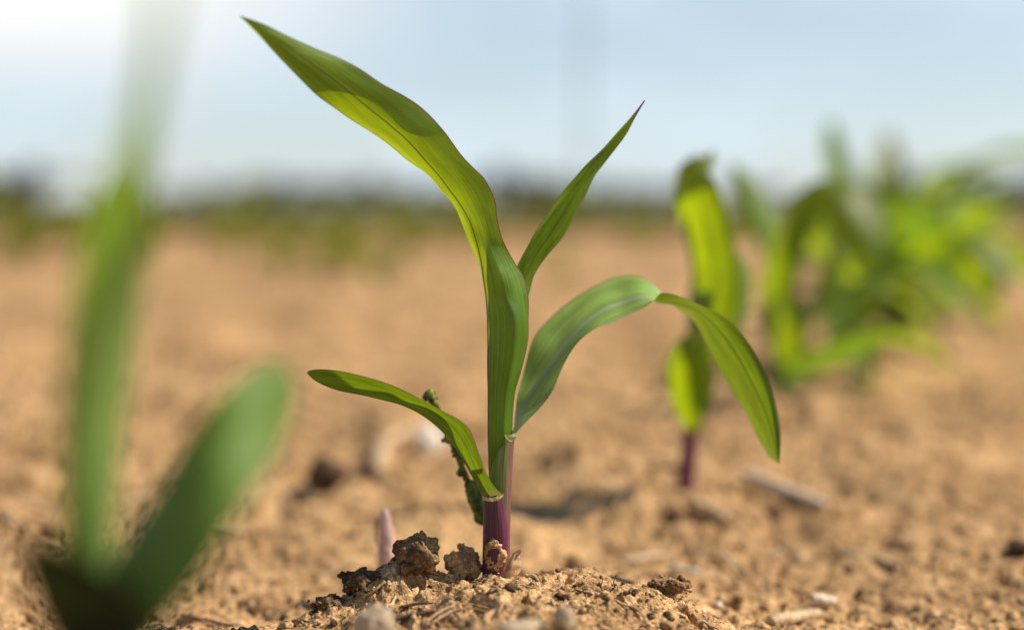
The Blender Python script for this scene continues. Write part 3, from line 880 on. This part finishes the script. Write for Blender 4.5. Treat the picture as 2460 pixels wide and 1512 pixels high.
wire("fibre", [(1025, 1492, .340), (1060, 1466, .346), (1110, 1450, .350), (1165, 1458, .349), (1215, 1482, .344), (1262, 1498, .340)], 6, M_FIB, "long tan root fibre arched over the soil in front of the stem", 'fibre')
wire("fibre", [(1035, 1498, .338), (1075, 1472, .344), (1120, 1459, .347), (1165, 1468, .346), (1205, 1492, .341)], 4.5, M_FIB, "shorter tan fibre running just under the long arched fibre", 'fibre')
wire("fibre", [(905, 1240, .424), (902, 1275, .424), (906, 1305, .422), (922, 1325, .418), (938, 1342, .414), (944, 1500, .412)], 5, M_TWIG, "fine brown root hair hanging beside the pink shoot", 'fibre')
wire("fibre", [(845, 1505), (868, 1480), (905, 1462)], 2.5, M_FIB, "fine pale fibre on the soil left of the blurred pebble", 'fibre')
wire("fibre", [(1198, 1478), (1206, 1461), (1212, 1448)], 5, M_FIB, "short straight straw bit stuck in the soil under the stem", 'fibre')
wire("fibre", [(1168, 1436), (1178, 1429), (1190, 1421)], 9, M_TWIG, "short brown splinter lying in a dark hollow below the stem", 'splinter')
wire("fibre", [(925, 1404), (895, 1428), (865, 1444)], 8, M_FIB, "grey straight stalk lying in the shadow left of the big clod", 'stalk')

# dry husk at the stem foot
hs = [sec((1212, 1398, .3700), (1222, 1402, .3685), (1236, 1392, .370)), sec((1210, 1378, .3705), (1224, 1376, .3685), (1250, 1370, .371)),
      sec((1215, 1358, .371), (1230, 1354, .369), (1252, 1352, .372)), sec((1224, 1340, .3715), (1236, 1338, .3700), (1250, 1340, .373)),
      sec((1234, 1328, .3715), (1241, 1329, .3705), (1248, 1331, .372)), sec((1246, 1318, .371), (1250, 1321, .3707), (1254, 1326, .371)), sec((1256, 1322, .370), (1257, 1324, .370), (1257, 1327, .370))]
o = blade("dry_husk", hs, M_HUSK, nu=11, nv=40, ripple=0.0006); tag(o, "dry curled brown husk at the right foot of the purple stem", 'husk')

# pink shoot behind the dark clod
gsh = P(928, 1340, .425)
sho = tube_sil("pink_shoot", [(906, 1530, 950, 1530, .425), (906, 1352, 950, 1352, .425), (908, 1315, 947, 1315, .425), (910, 1280, 945, 1280, .425), (909, 1252, 941, 1254, .425), (913, 1234, 937, 1240, .425), (918, 1221, 931, 1227, .425), (922, 1217, 926, 1219, .425)], M_PINK, nu=20)
me_ = sho.data
for q in me_.vertices:
    c_ = np.array([q.co[:]]) / 0.0022
    q.co.x += 0.0005 * float(n3(c_, 5)[0]); q.co.y += 0.0005 * float(n3(c_, 9)[0])
tag(sho, "small pinkish white shoot tip poking up behind the dark clod", 'shoot')

# knobbly weed stalk behind the short left leaf
M_WEED = litter_mat("weed_knobs", (0.035, 0.045, 0.008), (0.16, 0.19, 0.02), 500, 0.7, 0.15)
M_WEEDT = litter_mat("weed_tip", (0.18, 0.24, 0.02), (0.34, 0.38, 0.04), 500, 0.6, 0.3)
weed = empty("weed_stalk", P(1158, 1330, .395))
tag(weed, "knobbly dark green weed stalk leaning behind the short left leaf", 'weed')
wpts = [(1195, 1345), (1184, 1275), (1166, 1232), (1142, 1195), (1120, 1145), (1098, 1092), (1074, 1040), (1052, 990), (1038, 960), (1031, 947)]
W = [P(x, y, .393) for x, y in wpts]
rod_obj("stem", W, [.0007, .0009, .0009, .0008, .0007, .0006, .0005], M_WEED, weed, nu=9, nv=70, wob=0.15)
cw = catmull(W, 44)
V, F, off = [], [], 0
for k in range(8, 44):
    s = (0.0016 if k < 18 else 0.00085) * R.uniform(.75, 1.35)
    for q in range(2):
        b = clod_verts((s * R.uniform(.7, 1.2), s * .9, s * R.uniform(.7, 1.2)), 400 + k + q, 0.5, ico(2), 0.05)[0] + cw[k] + R.normal(0, 0.0006, 3)
        V.append(b); F.append(ico(2)[1] + off); off += len(b)
o = mesh_obj("seed_spike", np.concatenate(V), np.concatenate(F).tolist(), M_WEED, weed)
md = o.modifiers.new("remesh", 'REMESH'); md.mode = 'VOXEL'; md.voxel_size = 0.0002; md.use_smooth_shade = True
V, F, off = [], [], 0
for k in range(36, 44):
    s = 0.0013
    b = clod_verts((s * .8, s * .8, s), 500 + k, 0.4, ico(2), 0.05)[0] + cw[k] + R.normal(0, 0.0003, 3)
    V.append(b); F.append(ico(2)[1] + off); off += len(b)
o = mesh_obj("bud", np.concatenate(V), np.concatenate(F).tolist(), M_WEEDT, weed)
md = o.modifiers.new("remesh", 'REMESH'); md.mode = 'VOXEL'; md.voxel_size = 0.0002; md.use_smooth_shade = True
o["label"] = "bright green bud at the tip"

# ------------------------------------------------------------------ the other seedlings of the near row
M_FG1 = leaf_mat("leaf_front_tall", (0.25, 0.38, 0.11), (0.25, 0.38, 0.11), (0.26, 0.46, 0.01), 0.4, rib=(0.16, 0.28, 0.08), rough=0.4, edgew=0.01)
M_FG2 = leaf_mat("leaf_front_short", (0.105, 0.19, 0.025), (0.105, 0.19, 0.025), (0.14, 0.22, 0.008), 0.15, rib=(0.12, 0.22, 0.06), spec=0.25, rough=0.5, edgew=0.01)
M_YEL = leaf_mat("leaf_backlit", (0.12, 0.22, 0.03), (0.07, 0.12, 0.01), (0.42, 0.55, 0.004), 0.5, rib=(0.09, 0.14, 0.01), rough=0.42, edgew=0.015)
M_PALE = leaf_mat("leaf_pale", (0.17, 0.34, 0.07), (0.11, 0.20, 0.03), (0.34, 0.52, 0.02), 0.4, rib=(0.2, 0.3, 0.1), spec=0.15, rough=0.55, edgew=0.01)
M_STEMP = sheath_mat("stem_purple", [(0.0, (0.10, 0.018, 0.045)), (0.5, (0.16, 0.022, 0.06)), (1.0, (0.10, 0.018, 0.045))], trans=0.1)
M_STEMG = sheath_mat("stem_green", [(0.0, (0.12, 0.2, 0.03)), (0.5, (0.15, 0.25, 0.04)), (1.0, (0.12, 0.2, 0.03))], trans=0.25)

M_STEMD = sheath_mat("stem_shade_dark", [(0.0, (0.014, 0.016, 0.005)), (0.5, (0.022, 0.020, 0.008)), (1.0, (0.014, 0.016, 0.005))], trans=0.0, rough=0.9, spec=0.05)  # near-black: deep shade round the front plant's foot, put into the stem colour

M_FG3 = leaf_mat("leaf_front_low_shaded", (0.012, 0.024, 0.005), (0.012, 0.024, 0.005), (0.02, 0.04, 0.003), 0.1, rib=(0.03, 0.05, 0.01), spec=0.15, rough=0.6)  # near-black green: shade at the front plant's base painted into the leaf

def strip(name, pts, mat, parent, bow=0.12, skew=0.0, nv=None, back=False):
    """leaf from centre line points (px, py, width px, Y); bow: how far the midrib stands proud, in widths; skew: near/far tilt of the margins"""
    S = []
    for k, (x, y, w, Y, *sk) in enumerate(pts):
        skew_ = sk[0] if sk else skew
        a, b = pts[max(k - 1, 0)], pts[min(k + 1, len(pts) - 1)]
        t = Vector((b[0] - a[0], b[1] - a[1])); t = t.normalized() if t.length else Vector((0, -1))
        nrm = Vector((-t.y, t.x))
        m = Y / FPX * w
        d = bow * m * (1 if not back else -1)
        S.append([P(x + nrm.x * w / 2, y + nrm.y * w / 2, Y + d - skew_ * m), P(x, y, Y - d * .6), P(x - nrm.x * w / 2, y - nrm.y * w / 2, Y + d + skew_ * m)])
    return blade(name, S, mat, parent, nv=nv or len(pts) * 9)

# blurred seedling in the left foreground
fg = empty("maize_seedling", P(215, 2300, 0.1984))
tag(fg, "large blurred green seedling close to the camera at the left edge of the picture", 'seedling', 'maize seedlings in the near row')
strip("leaf", [(225, 1480, 95, 0.2001, .2), (214, 1360, 116, 0.1992, .0), (214, 1200, 134, 0.1975, -.25), (226, 1000, 148, 0.1958), (244, 820, 164, 0.1931), (268, 660, 162, 0.1888), (296, 520, 138, 0.1827), (322, 400, 90, 0.1740), (347, 270, 58, 0.1618), (374, 130, 46, 0.1510), (395, 0, 36, 0.1420), (404, -90, 18, 0.1330), (408, -150, 2, 0.1235)], M_FG1, fg, 0.20, -0.45)["label"] = "tall upright leaf"
strip("leaf", [(240, 1560, 150, 0.1966, .3), (310, 1450, 190, 0.1966, .35), (395, 1335, 205, 0.1975, .4), (468, 1215, 200, 0.1992, .35), (534, 1100, 205, 0.2027, .1), (596, 1010, 188, 0.2079, -.3), (642, 940, 146, 0.2132, -.5), (672, 897, 88, 0.2175, -.5), (688, 876, 12, 0.2192, 0)], M_FG2, fg, 0.10, 0.0)["label"] = "short broad leaf slanting up to the right"
strip("leaf", [(300, 1580, 210, 0.1949, .3), (240, 1500, 230, 0.1932, .3), (172, 1430, 190, 0.1910, .3), (115, 1360, 125, 0.1885, .3), (72, 1308, 64, 0.1860, .2), (44, 1270, 8, 0.1840, 0)], M_FG3, fg, 0.12, 0.3)["label"] = "short leaf coloured near black for shade at the lower left of the plant"
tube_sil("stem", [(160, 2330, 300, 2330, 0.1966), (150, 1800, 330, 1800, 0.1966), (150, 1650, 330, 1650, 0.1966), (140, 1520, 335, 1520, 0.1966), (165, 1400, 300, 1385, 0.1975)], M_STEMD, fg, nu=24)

# second seedling, right behind the arching leaf
Y1 = 0.565
s2 = empty("maize_seedling", P(1648, 1172, Y1))
tag(s2, "upright yellow green seedling with thin purple stem, standing behind the arching leaf", 'seedling', 'maize seedlings in the near row')
tube_sil("stem", [(1628, 1210, 1666, 1210, Y1), (1630, 1165, 1668, 1165, Y1), (1634, 1100, 1672, 1100, Y1), (1640, 1050, 1676, 1050, Y1), (1645, 1000, 1690, 1000, Y1)], M_STEMP, s2, nu=20)
strip("leaf", [(1662, 1032, 30, Y1 - .004), (1663, 985, 80, Y1 - .010), (1660, 930, 110, Y1 - .014), (1657, 880, 116, Y1 - .017), (1664, 840, 92, Y1 - .019), (1686, 812, 50, Y1 - .019), (1705, 798, 10, Y1 - .018)], M_YEL, s2, 0.24, 0.12)["label"] = "lower leaf folded like a bulb round the stem"
tube_sil("stem", [(1645, 1010, 1690, 1010, Y1 + .004), (1648, 900, 1705, 900, Y1 + .004), (1655, 800, 1730, 800, Y1 + .004), (1658, 700, 1745, 700, Y1 + .004)], M_STEMG, s2, nu=20)
strip("leaf", [(1690, 860, 60, Y1), (1700, 790, 100, Y1), (1716, 715, 122, Y1 - .002), (1718, 650, 115, Y1 - .003), (1706, 580, 112, Y1 - .004), (1688, 510, 118, Y1 - .005), (1672, 455, 108, Y1 - .006), (1672, 412, 84, Y1 - .004), (1690, 392, 50, Y1), (1706, 385, 30, Y1 + .006), (1712, 362, 8, Y1 + .01)], M_YEL, s2, 0.14, 0.42)["label"] = "broad main leaf curling over at its top"
strip("leaf", [(1712, 860, 60, Y1 + .004), (1745, 770, 80, Y1 + .006), (1768, 700, 70, Y1 + .010), (1780, 650, 40, Y1 + .014), (1784, 610, 6, Y1 + .018)], M_PALE, s2, 0.2, -0.4)["label"] = "pale leaf along the right side"
strip("leaf", [(1700, 470, 60, Y1 + .003), (1724, 520, 62, Y1 + .006), (1742, 600, 50, Y1 + .008), (1752, 660, 8, Y1 + .008)], M_YEL, s2, 0.2, 0.4)["label"] = "dark folded edge of the curled leaf"

# third seedling
Y2 = 0.80
s3 = empty("maize_seedling", P(1880, 905, Y2))
tag(s3, "blurred seedling with a looping arched leaf, standing right of the yellow green upright one", 'seedling', 'maize seedlings in the near row')
tube_sil("stem", [(1858, 960, 1898, 960, Y2), (1856, 905, 1900, 905, Y2), (1852, 850, 1906, 850, Y2), (1846, 780, 1908, 780, Y2), (1840, 720, 1900, 720, Y2)], M_STEMG, s3, nu=18)
strip("leaf", [(1858, 820, 50, Y2), (1862, 740, 78, Y2), (1876, 660, 88, Y2 - .005), (1898, 580, 84, Y2 - .01), (1930, 510, 86, Y2 - .012), (1975, 475, 92, Y2 - .014), (2025, 495, 120, Y2 - .018), (2068, 545, 130, Y2 - .022), (2095, 590, 90, Y2 - .026), (2110, 625, 10, Y2 - .03)], M_YEL, s3, 0.22, 0.25)["label"] = "long leaf looping over like a hook"
strip("leaf", [(1880, 870, 40, Y2 - .01), (1892, 820, 82, Y2 - .014), (1902, 770, 88, Y2 - .016), (1900, 728, 60, Y2 - .016), (1894, 700, 8, Y2 - .015)], M_YEL, s3, 0.2, 0.4)["label"] = "small bright leaf low on the stem"
strip("leaf", [(1890, 900, 30, Y2 - .01), (1960, 868, 52, Y2 - .02), (2040, 838, 56, Y2 - .03), (2105, 808, 40, Y2 - .04), (2140, 792, 6, Y2 - .045)], M_PALE, s3, 0.1, -0.5)["label"] = "pale leaf held out to the right near the soil"
strip("leaf", [(1905, 800, 18, Y2), (1975, 745, 26, Y2 + .01), (2060, 690, 30, Y2 + .02), (2150, 655, 30, Y2 + .03), (2200, 640, 6, Y2 + .035)], M_PALE, s3, 0.1, -0.4)["label"] = "thin pale leaf slanting right"
strip("leaf", [(1895, 760, 40, Y2 + .01), (1870, 640, 58, Y2 + .02), (1845, 560, 66, Y2 + .03), (1812, 490, 66, Y2 + .04), (1780, 430, 48, Y2 + .05), (1755, 395, 8, Y2 + .055)], M_PALE, s3, 0.15, -0.3)["label"] = "pale leaf falling back to the left"
strip("leaf", [(2000, 560, 30, Y2 + .01), (2010, 620, 44, Y2 + .005), (1990, 690, 40, Y2), (1960, 740, 10, Y2)], M_YEL, s3, 0.2, 0.4)["label"] = "drooping tip inside the loop"

# fourth seedling
Y3 = 1.12
s4 = empty("maize_seedling", P(2150, 860, Y3))
tag(s4, "blurred wide leafed seedling at the far right, right of the looping leaf", 'seedling', 'maize seedlings in the near row')
tube_sil("stem", [(2128, 900, 2168, 900, Y3), (2130, 800, 2170, 800, Y3), (2130, 700, 2172, 700, Y3), (2132, 640, 2170, 640, Y3)], M_STEMG, s4, nu=16)
strip("leaf", [(2150, 720, 60, Y3), (2120, 640, 120, Y3 - .02), (2130, 560, 140, Y3 - .03), (2190, 545, 150, Y3 - .04), (2240, 590, 130, Y3 - .05), (2275, 640, 80, Y3 - .06), (2290, 680, 10, Y3 - .06)], M_PALE, s4, 0.15, -0.5)["label"] = "broad pale leaf bending to the right"
strip("leaf", [(2140, 640, 50, Y3), (2090, 560, 60, Y3), (2045, 490, 62, Y3), (2015, 410, 56, Y3 + .01), (2000, 330, 42, Y3 + .02), (1996, 290, 6, Y3 + .02)], M_FG1, s4, 0.15, 0.3)["label"] = "narrow leaf standing up against the sky"
strip("leaf", [(2160, 700, 40, Y3), (2250, 610, 62, Y3 - .02), (2330, 590, 68, Y3 - .03), (2400, 635, 56, Y3 - .04), (2440, 680, 8, Y3 - .05)], M_YEL, s4, 0.15, 0.5)["label"] = "dark backlit leaf arching out to the right"
strip("leaf", [(2160, 800, 30, Y3), (2220, 740, 40, Y3), (2290, 720, 44, Y3), (2360, 750, 8, Y3)], M_PALE, s4, 0.15, -0.4)["label"] = "low leaf spreading right"

# ------------------------------------------------------------------ seedlings farther off: a few models, copied one by one
def arc_leaf(name, parent, az, L, w, rise, droop, z0, mat, twist=0.0):
    S = []
    ca, sa = math.cos(az), math.sin(az)
    n = 9
    for k in range(n):
        t = k / (n - 1)
        hd = L * (0.25 * t + 0.6 * t * t) if rise > 1 else L * 0.8 * t
        z = z0 + L * (rise * t - droop * t * t)
        ww = w * (0.35 + 1.6 * t) if t < 0.35 else w * 0.91 * (1 - ((t - .35) / .65) ** 2.2) + 1e-4
        c = np.array((hd * ca, hd * sa, z))
        side = np.array((-sa * math.cos(twist * t), ca * math.cos(twist * t), math.sin(twist * t)))
        S.append([c - side * ww / 2 + np.array((0, 0, ww * .16)), c, c + side * ww / 2 + np.array((0, 0, ww * .16))])
    return blade(name, S, mat, parent, nu=7, nv=20)

def make_row_plant(seed, mats=None):
    mats = mats or (M_YEL, M_YEL, M_PALE)
    rs = random.Random(seed)
    e = empty("maize_seedling", (0, 0, 0))
    mesh_v, mesh_f = rod([(0, 0, -.01), (0, 0, .02), (0.001, 0, .05)], [.0035, .0035, .003], nu=10, nv=10)
    mesh_obj("stem", mesh_v, mesh_f, M_STEMP, e, uvs=[(i % 10 / 10, i // 10 / 10) for i in range(len(mesh_v))])
    az = rs.uniform(0, 6.28)
    for k in range(9):
        arc_leaf("leaf", e, az + k * 2.75 + rs.uniform(-.4, .4), rs.uniform(.09, .15), rs.uniform(.026, .040), rs.choice((0.5, 0.8, 1.15)), rs.choice((0.4, 0.7, 0.9)), .012 + .009 * k, mats[k % len(mats)], rs.uniform(-1, 1))
    return e
M_ROW = leaf_mat("leaf_far_row", (0.15, 0.19, 0.03), (0.10, 0.13, 0.02), (0.34, 0.37, 0.01), 0.38, rib=(0.09, 0.11, 0.02), rough=0.55, spec=0.1, edgew=0.01)
protos = [make_row_plant(100 + k) for k in range(5)] + [make_row_plant(200 + k, (M_ROW,)) for k in range(5)]
used = [False] * 10
def place_plant(x, y, s, rot, label, group):
    k = random.randrange(5) + (5 if 'near row' not in group and 'right' not in group else 0)
    src = protos[k]
    if not used[k]:
        used[k] = True; o = src
    else:
        o = src.copy(); scene.collection.objects.link(o)
        for ch in src.children:
            c = ch.copy(); c.parent = o; scene.collection.objects.link(c)
    o.location = (x, y, gz(x, y) * (1 - float(sstep(10, 40, np.array(y)))) - 0.003 if y < 30 else 0.0)
    o.rotation_euler = (0, 0, rot); o.scale = (s, s, s)
    tag(o, label, 'seedling', group)
    return o
SL = 0.36
place_plant(0.240, 0.98, 0.98, 0.4, "blurred yellow green seedling between the looping leaf and the broad pale leaf", 'maize seedlings in the near row')
place_plant(0.290, 1.06, 0.95, 5.0, "blurred seedling in the middle of the bright leafy clump at the right", 'maize seedlings in the near row')
place_plant(0.222, 0.90, 0.80, 3.0, "blurred low seedling showing through the loop of the arched leaf", 'maize seedlings in the near row')
place_plant(0.365, 1.22, 1.12, 2.2, "blurred seedling just right of the broad pale leaf", 'maize seedlings in the near row')
place_plant(0.470, 1.40, 0.95, 4.2, "blurred seedling nearest the right edge of the picture", 'maize seedlings in the near row')
place_plant(0.400, 1.52, 1.1, 1.0, "blurred seedling behind the broad pale leaf at the far right", 'maize seedlings in the near row')
for k in range(20):      # the near row runs on towards the right horizon
    y = 1.75 + 0.20 * k * (1 + 0.02 * k) + random.uniform(-.05, .05); x = -0.135 + SL * y + random.uniform(-.02, .02)
    if x / y > 0.39: continue
    place_plant(x, y, random.uniform(.8, 1.1), random.uniform(0, 6.28), "small blurred seedling of the near row towards the right horizon", 'maize seedlings running on at the right')
for r, (ic, y0, y1, step) in enumerate([(-1.80, 2.15, 9, .13), (-3.6, 4.4, 11, .22), (-5.4, 6.8, 15, .33)]):
    y = y0
    while y < y1:
        x = ic + SL * y + random.uniform(-.04, .04)
        if abs(x / y) < 0.40 and random.random() < 0.66:
            place_plant(x, y, random.uniform(.75, 1.1), random.uniform(0, 6.28), ("blurred seedling of the next row across the field at the left", "blurred seedling of a row well beyond the next one", "faint blurred seedling of the farthest row in the field")[r], ('maize seedlings of the next row', 'maize seedlings of the row beyond', 'maize seedlings of the farthest row')[r])
        y += step * random.uniform(.75, 1.3)

for k in range(34):
    y = random.uniform(2.0, 4.6); x = y * random.uniform(-.39, .16)
    place_plant(x, y, random.uniform(.35, .6), random.uniform(0, 6.28), "small blurred weed tuft on the bare soil before the next row", 'weed tufts on the bare soil')['category'] = 'weed'

# ------------------------------------------------------------------ horizon: trees and a pole
M_BARKT = litter_mat("tree_bark", (0.05, 0.04, 0.03), (0.12, 0.09, 0.07), 3, 0.9)
def crown_mat(name, c):
    m, n, l, out = new_mat(name)
    g_ = n.new("ShaderNodeNewGeometry")
    r = ramp(n, [(0.0, tuple(q * .6 for q in c)), (1.0, tuple(q * 1.4 for q in c))]); l.new(g_.outputs['Random Per Island'], r.inputs[0])
    d = n.new("ShaderNodeBsdfPrincipled"); l.new(r.outputs[0], d.inputs['Base Color']); d.inputs['Roughness'].default_value = 0.7
    t = n.new("ShaderNodeBsdfTranslucent"); l.new(r.outputs[0], t.inputs[0])
    ms = n.new("ShaderNodeMixShader"); ms.inputs[0].default_value = 0.25
    l.new(d.outputs[0], ms.inputs[1]); l.new(t.outputs[0], ms.inputs[2]); l.new(ms.outputs[0], out.inputs[0])
    return m
M_CROWN = crown_mat("far_foliage", (0.042, 0.054, 0.045))
def make_tree(seed):
    rs = np.random.default_rng(seed)
    e = empty("tree", (0, 0, 0))
    v, f = rod([(0, 0, -.3), (0.05, 0, 1.5), (0, .1, 3.2), (0.1, .05, 4.6)], [.22, .17, .11, .04], nu=8, nv=16)
    f = list(f)
    for k in range(5):
        a = rs.uniform(0, 6.28); z = rs.uniform(1.6, 3.4)
        v2, f2 = rod([(0, 0, z), (.7 * math.cos(a), .7 * math.sin(a), z + .6), (1.4 * math.cos(a), 1.4 * math.sin(a), z + 1.3)], [.08, .05, .02], nu=6, nv=8)
        f += [tuple(i + len(v) for i in q) for q in f2]; v = list(v) + list(v2)
    mesh_obj("trunk", v, f, M_BARKT, e)
    blobs = [(rs.normal(0, 1.1, 3) * np.array((1.25, 1.25, .95)) + np.array((0, 0, 2.7)), rs.uniform(.7, 1.3)) for _ in range(13)]
    n = 2600
    V = np.zeros((n, 4, 3))
    for k in range(n):
        c, r = blobs[rs.integers(len(blobs))]
        d = rs.normal(0, 1, 3); d /= np.linalg.norm(d)
        p = c + d * r * rs.uniform(.35, 1.05)
        p[2] = max(p[2], 0.25)
        a = rs.normal(0, 1, 3); b = rs.normal(0, 1, 3); s = rs.uniform(.16, .34)
        a = a / np.linalg.norm(a) * s; b = b / np.linalg.norm(b) * s
        V[k] = (p - a, p - b * .6, p + a, p + b * .6)
    o = fast_mesh("crown", V.reshape(-1, 3), np.arange(n * 4).reshape(-1, 4), M_CROWN, False)
    o.parent = e
    return e
tp = [make_tree(600 + k) for k in range(4)]
tu = [False] * 4
def place_tree(px, Y, h, label, group, kx=1.0):
    k = random.randrange(4); src = tp[k]
    if not tu[k]:
        tu[k] = True; o = src
    else:
        o = src.copy(); scene.collection.objects.link(o)
        for ch in src.children:
            c = ch.copy(); c.parent = o; scene.collection.objects.link(c)
    h *= 0.95; s = h / 5.0
    o.location = ((px - 1230) / FPX * Y, Y, 0.0); o.rotation_euler = (0, 0, random.uniform(0, 6.28)); o.scale = (s * kx, s * kx, s)
    tag(o, label, 'tree', group)
for x in (-60, -5, 40, 95): place_tree(x, random.uniform(150, 190), random.uniform(3.6, 4.6), "dark tree of the clump on the horizon at the far left edge", 'trees on the far left horizon', 1.2)
for x in (640, 690, 735, 770, 810, 850, 900): place_tree(x, random.uniform(190, 240), random.uniform(3.2, 4.6), "dark tree of the clump on the horizon behind the long leaf", 'trees on the horizon behind the long leaf', 1.2)
for x in (1190, 1225, 1265, 1300, 1335): place_tree(x, random.uniform(190, 240), random.uniform(4.6, 6.2), "dark tree of the tall clump on the horizon between the two upper leaves", 'trees on the horizon between the upper leaves', 1.2)
for x in (960, 1020, 1080, 1130): place_tree(x, random.uniform(260, 320), random.uniform(3.6, 4.6), "low tree of the hazy line on the horizon left of the stem", 'low trees left of the stem', 1.4)
for x in (390, 450, 510, 560, 600): place_tree(x, random.uniform(260, 320), random.uniform(2.8, 4.0), "low tree of the line on the horizon right of the blurred tall leaf", 'low trees right of the blurred leaf', 1.4)
for x in (1390, 1450, 1520, 1590, 1650, 1760, 1840): place_tree(x, random.uniform(260, 320), random.uniform(3.4, 4.8), "low tree of the line on the horizon behind the second seedling", 'low trees behind the second seedling', 1.4)
for x in (2080, 2150, 2220, 2290, 2350, 2420, 2480): place_tree(x, random.uniform(230, 280), random.uniform(4.6, 6.0), "dark tree of the line on the horizon at the right edge", 'trees on the right horizon', 1.4)

M_POLE = litter_mat("grey_pole", (0.20, 0.20, 0.21), (0.30, 0.30, 0.31), 2, 0.7)
pb = P(1402, 490, 62)
pole = rod_obj("mast", [(pb.x, 62, -.2), (pb.x, 62, 4), (pb.x, 62, 8), (pb.x, 62, 13)], [.085, .08, .075, .07], M_POLE, nu=14, nv=12)
tag(pole, "faint slender grey mast blurred against the sky above the narrow upright leaf", 'mast')
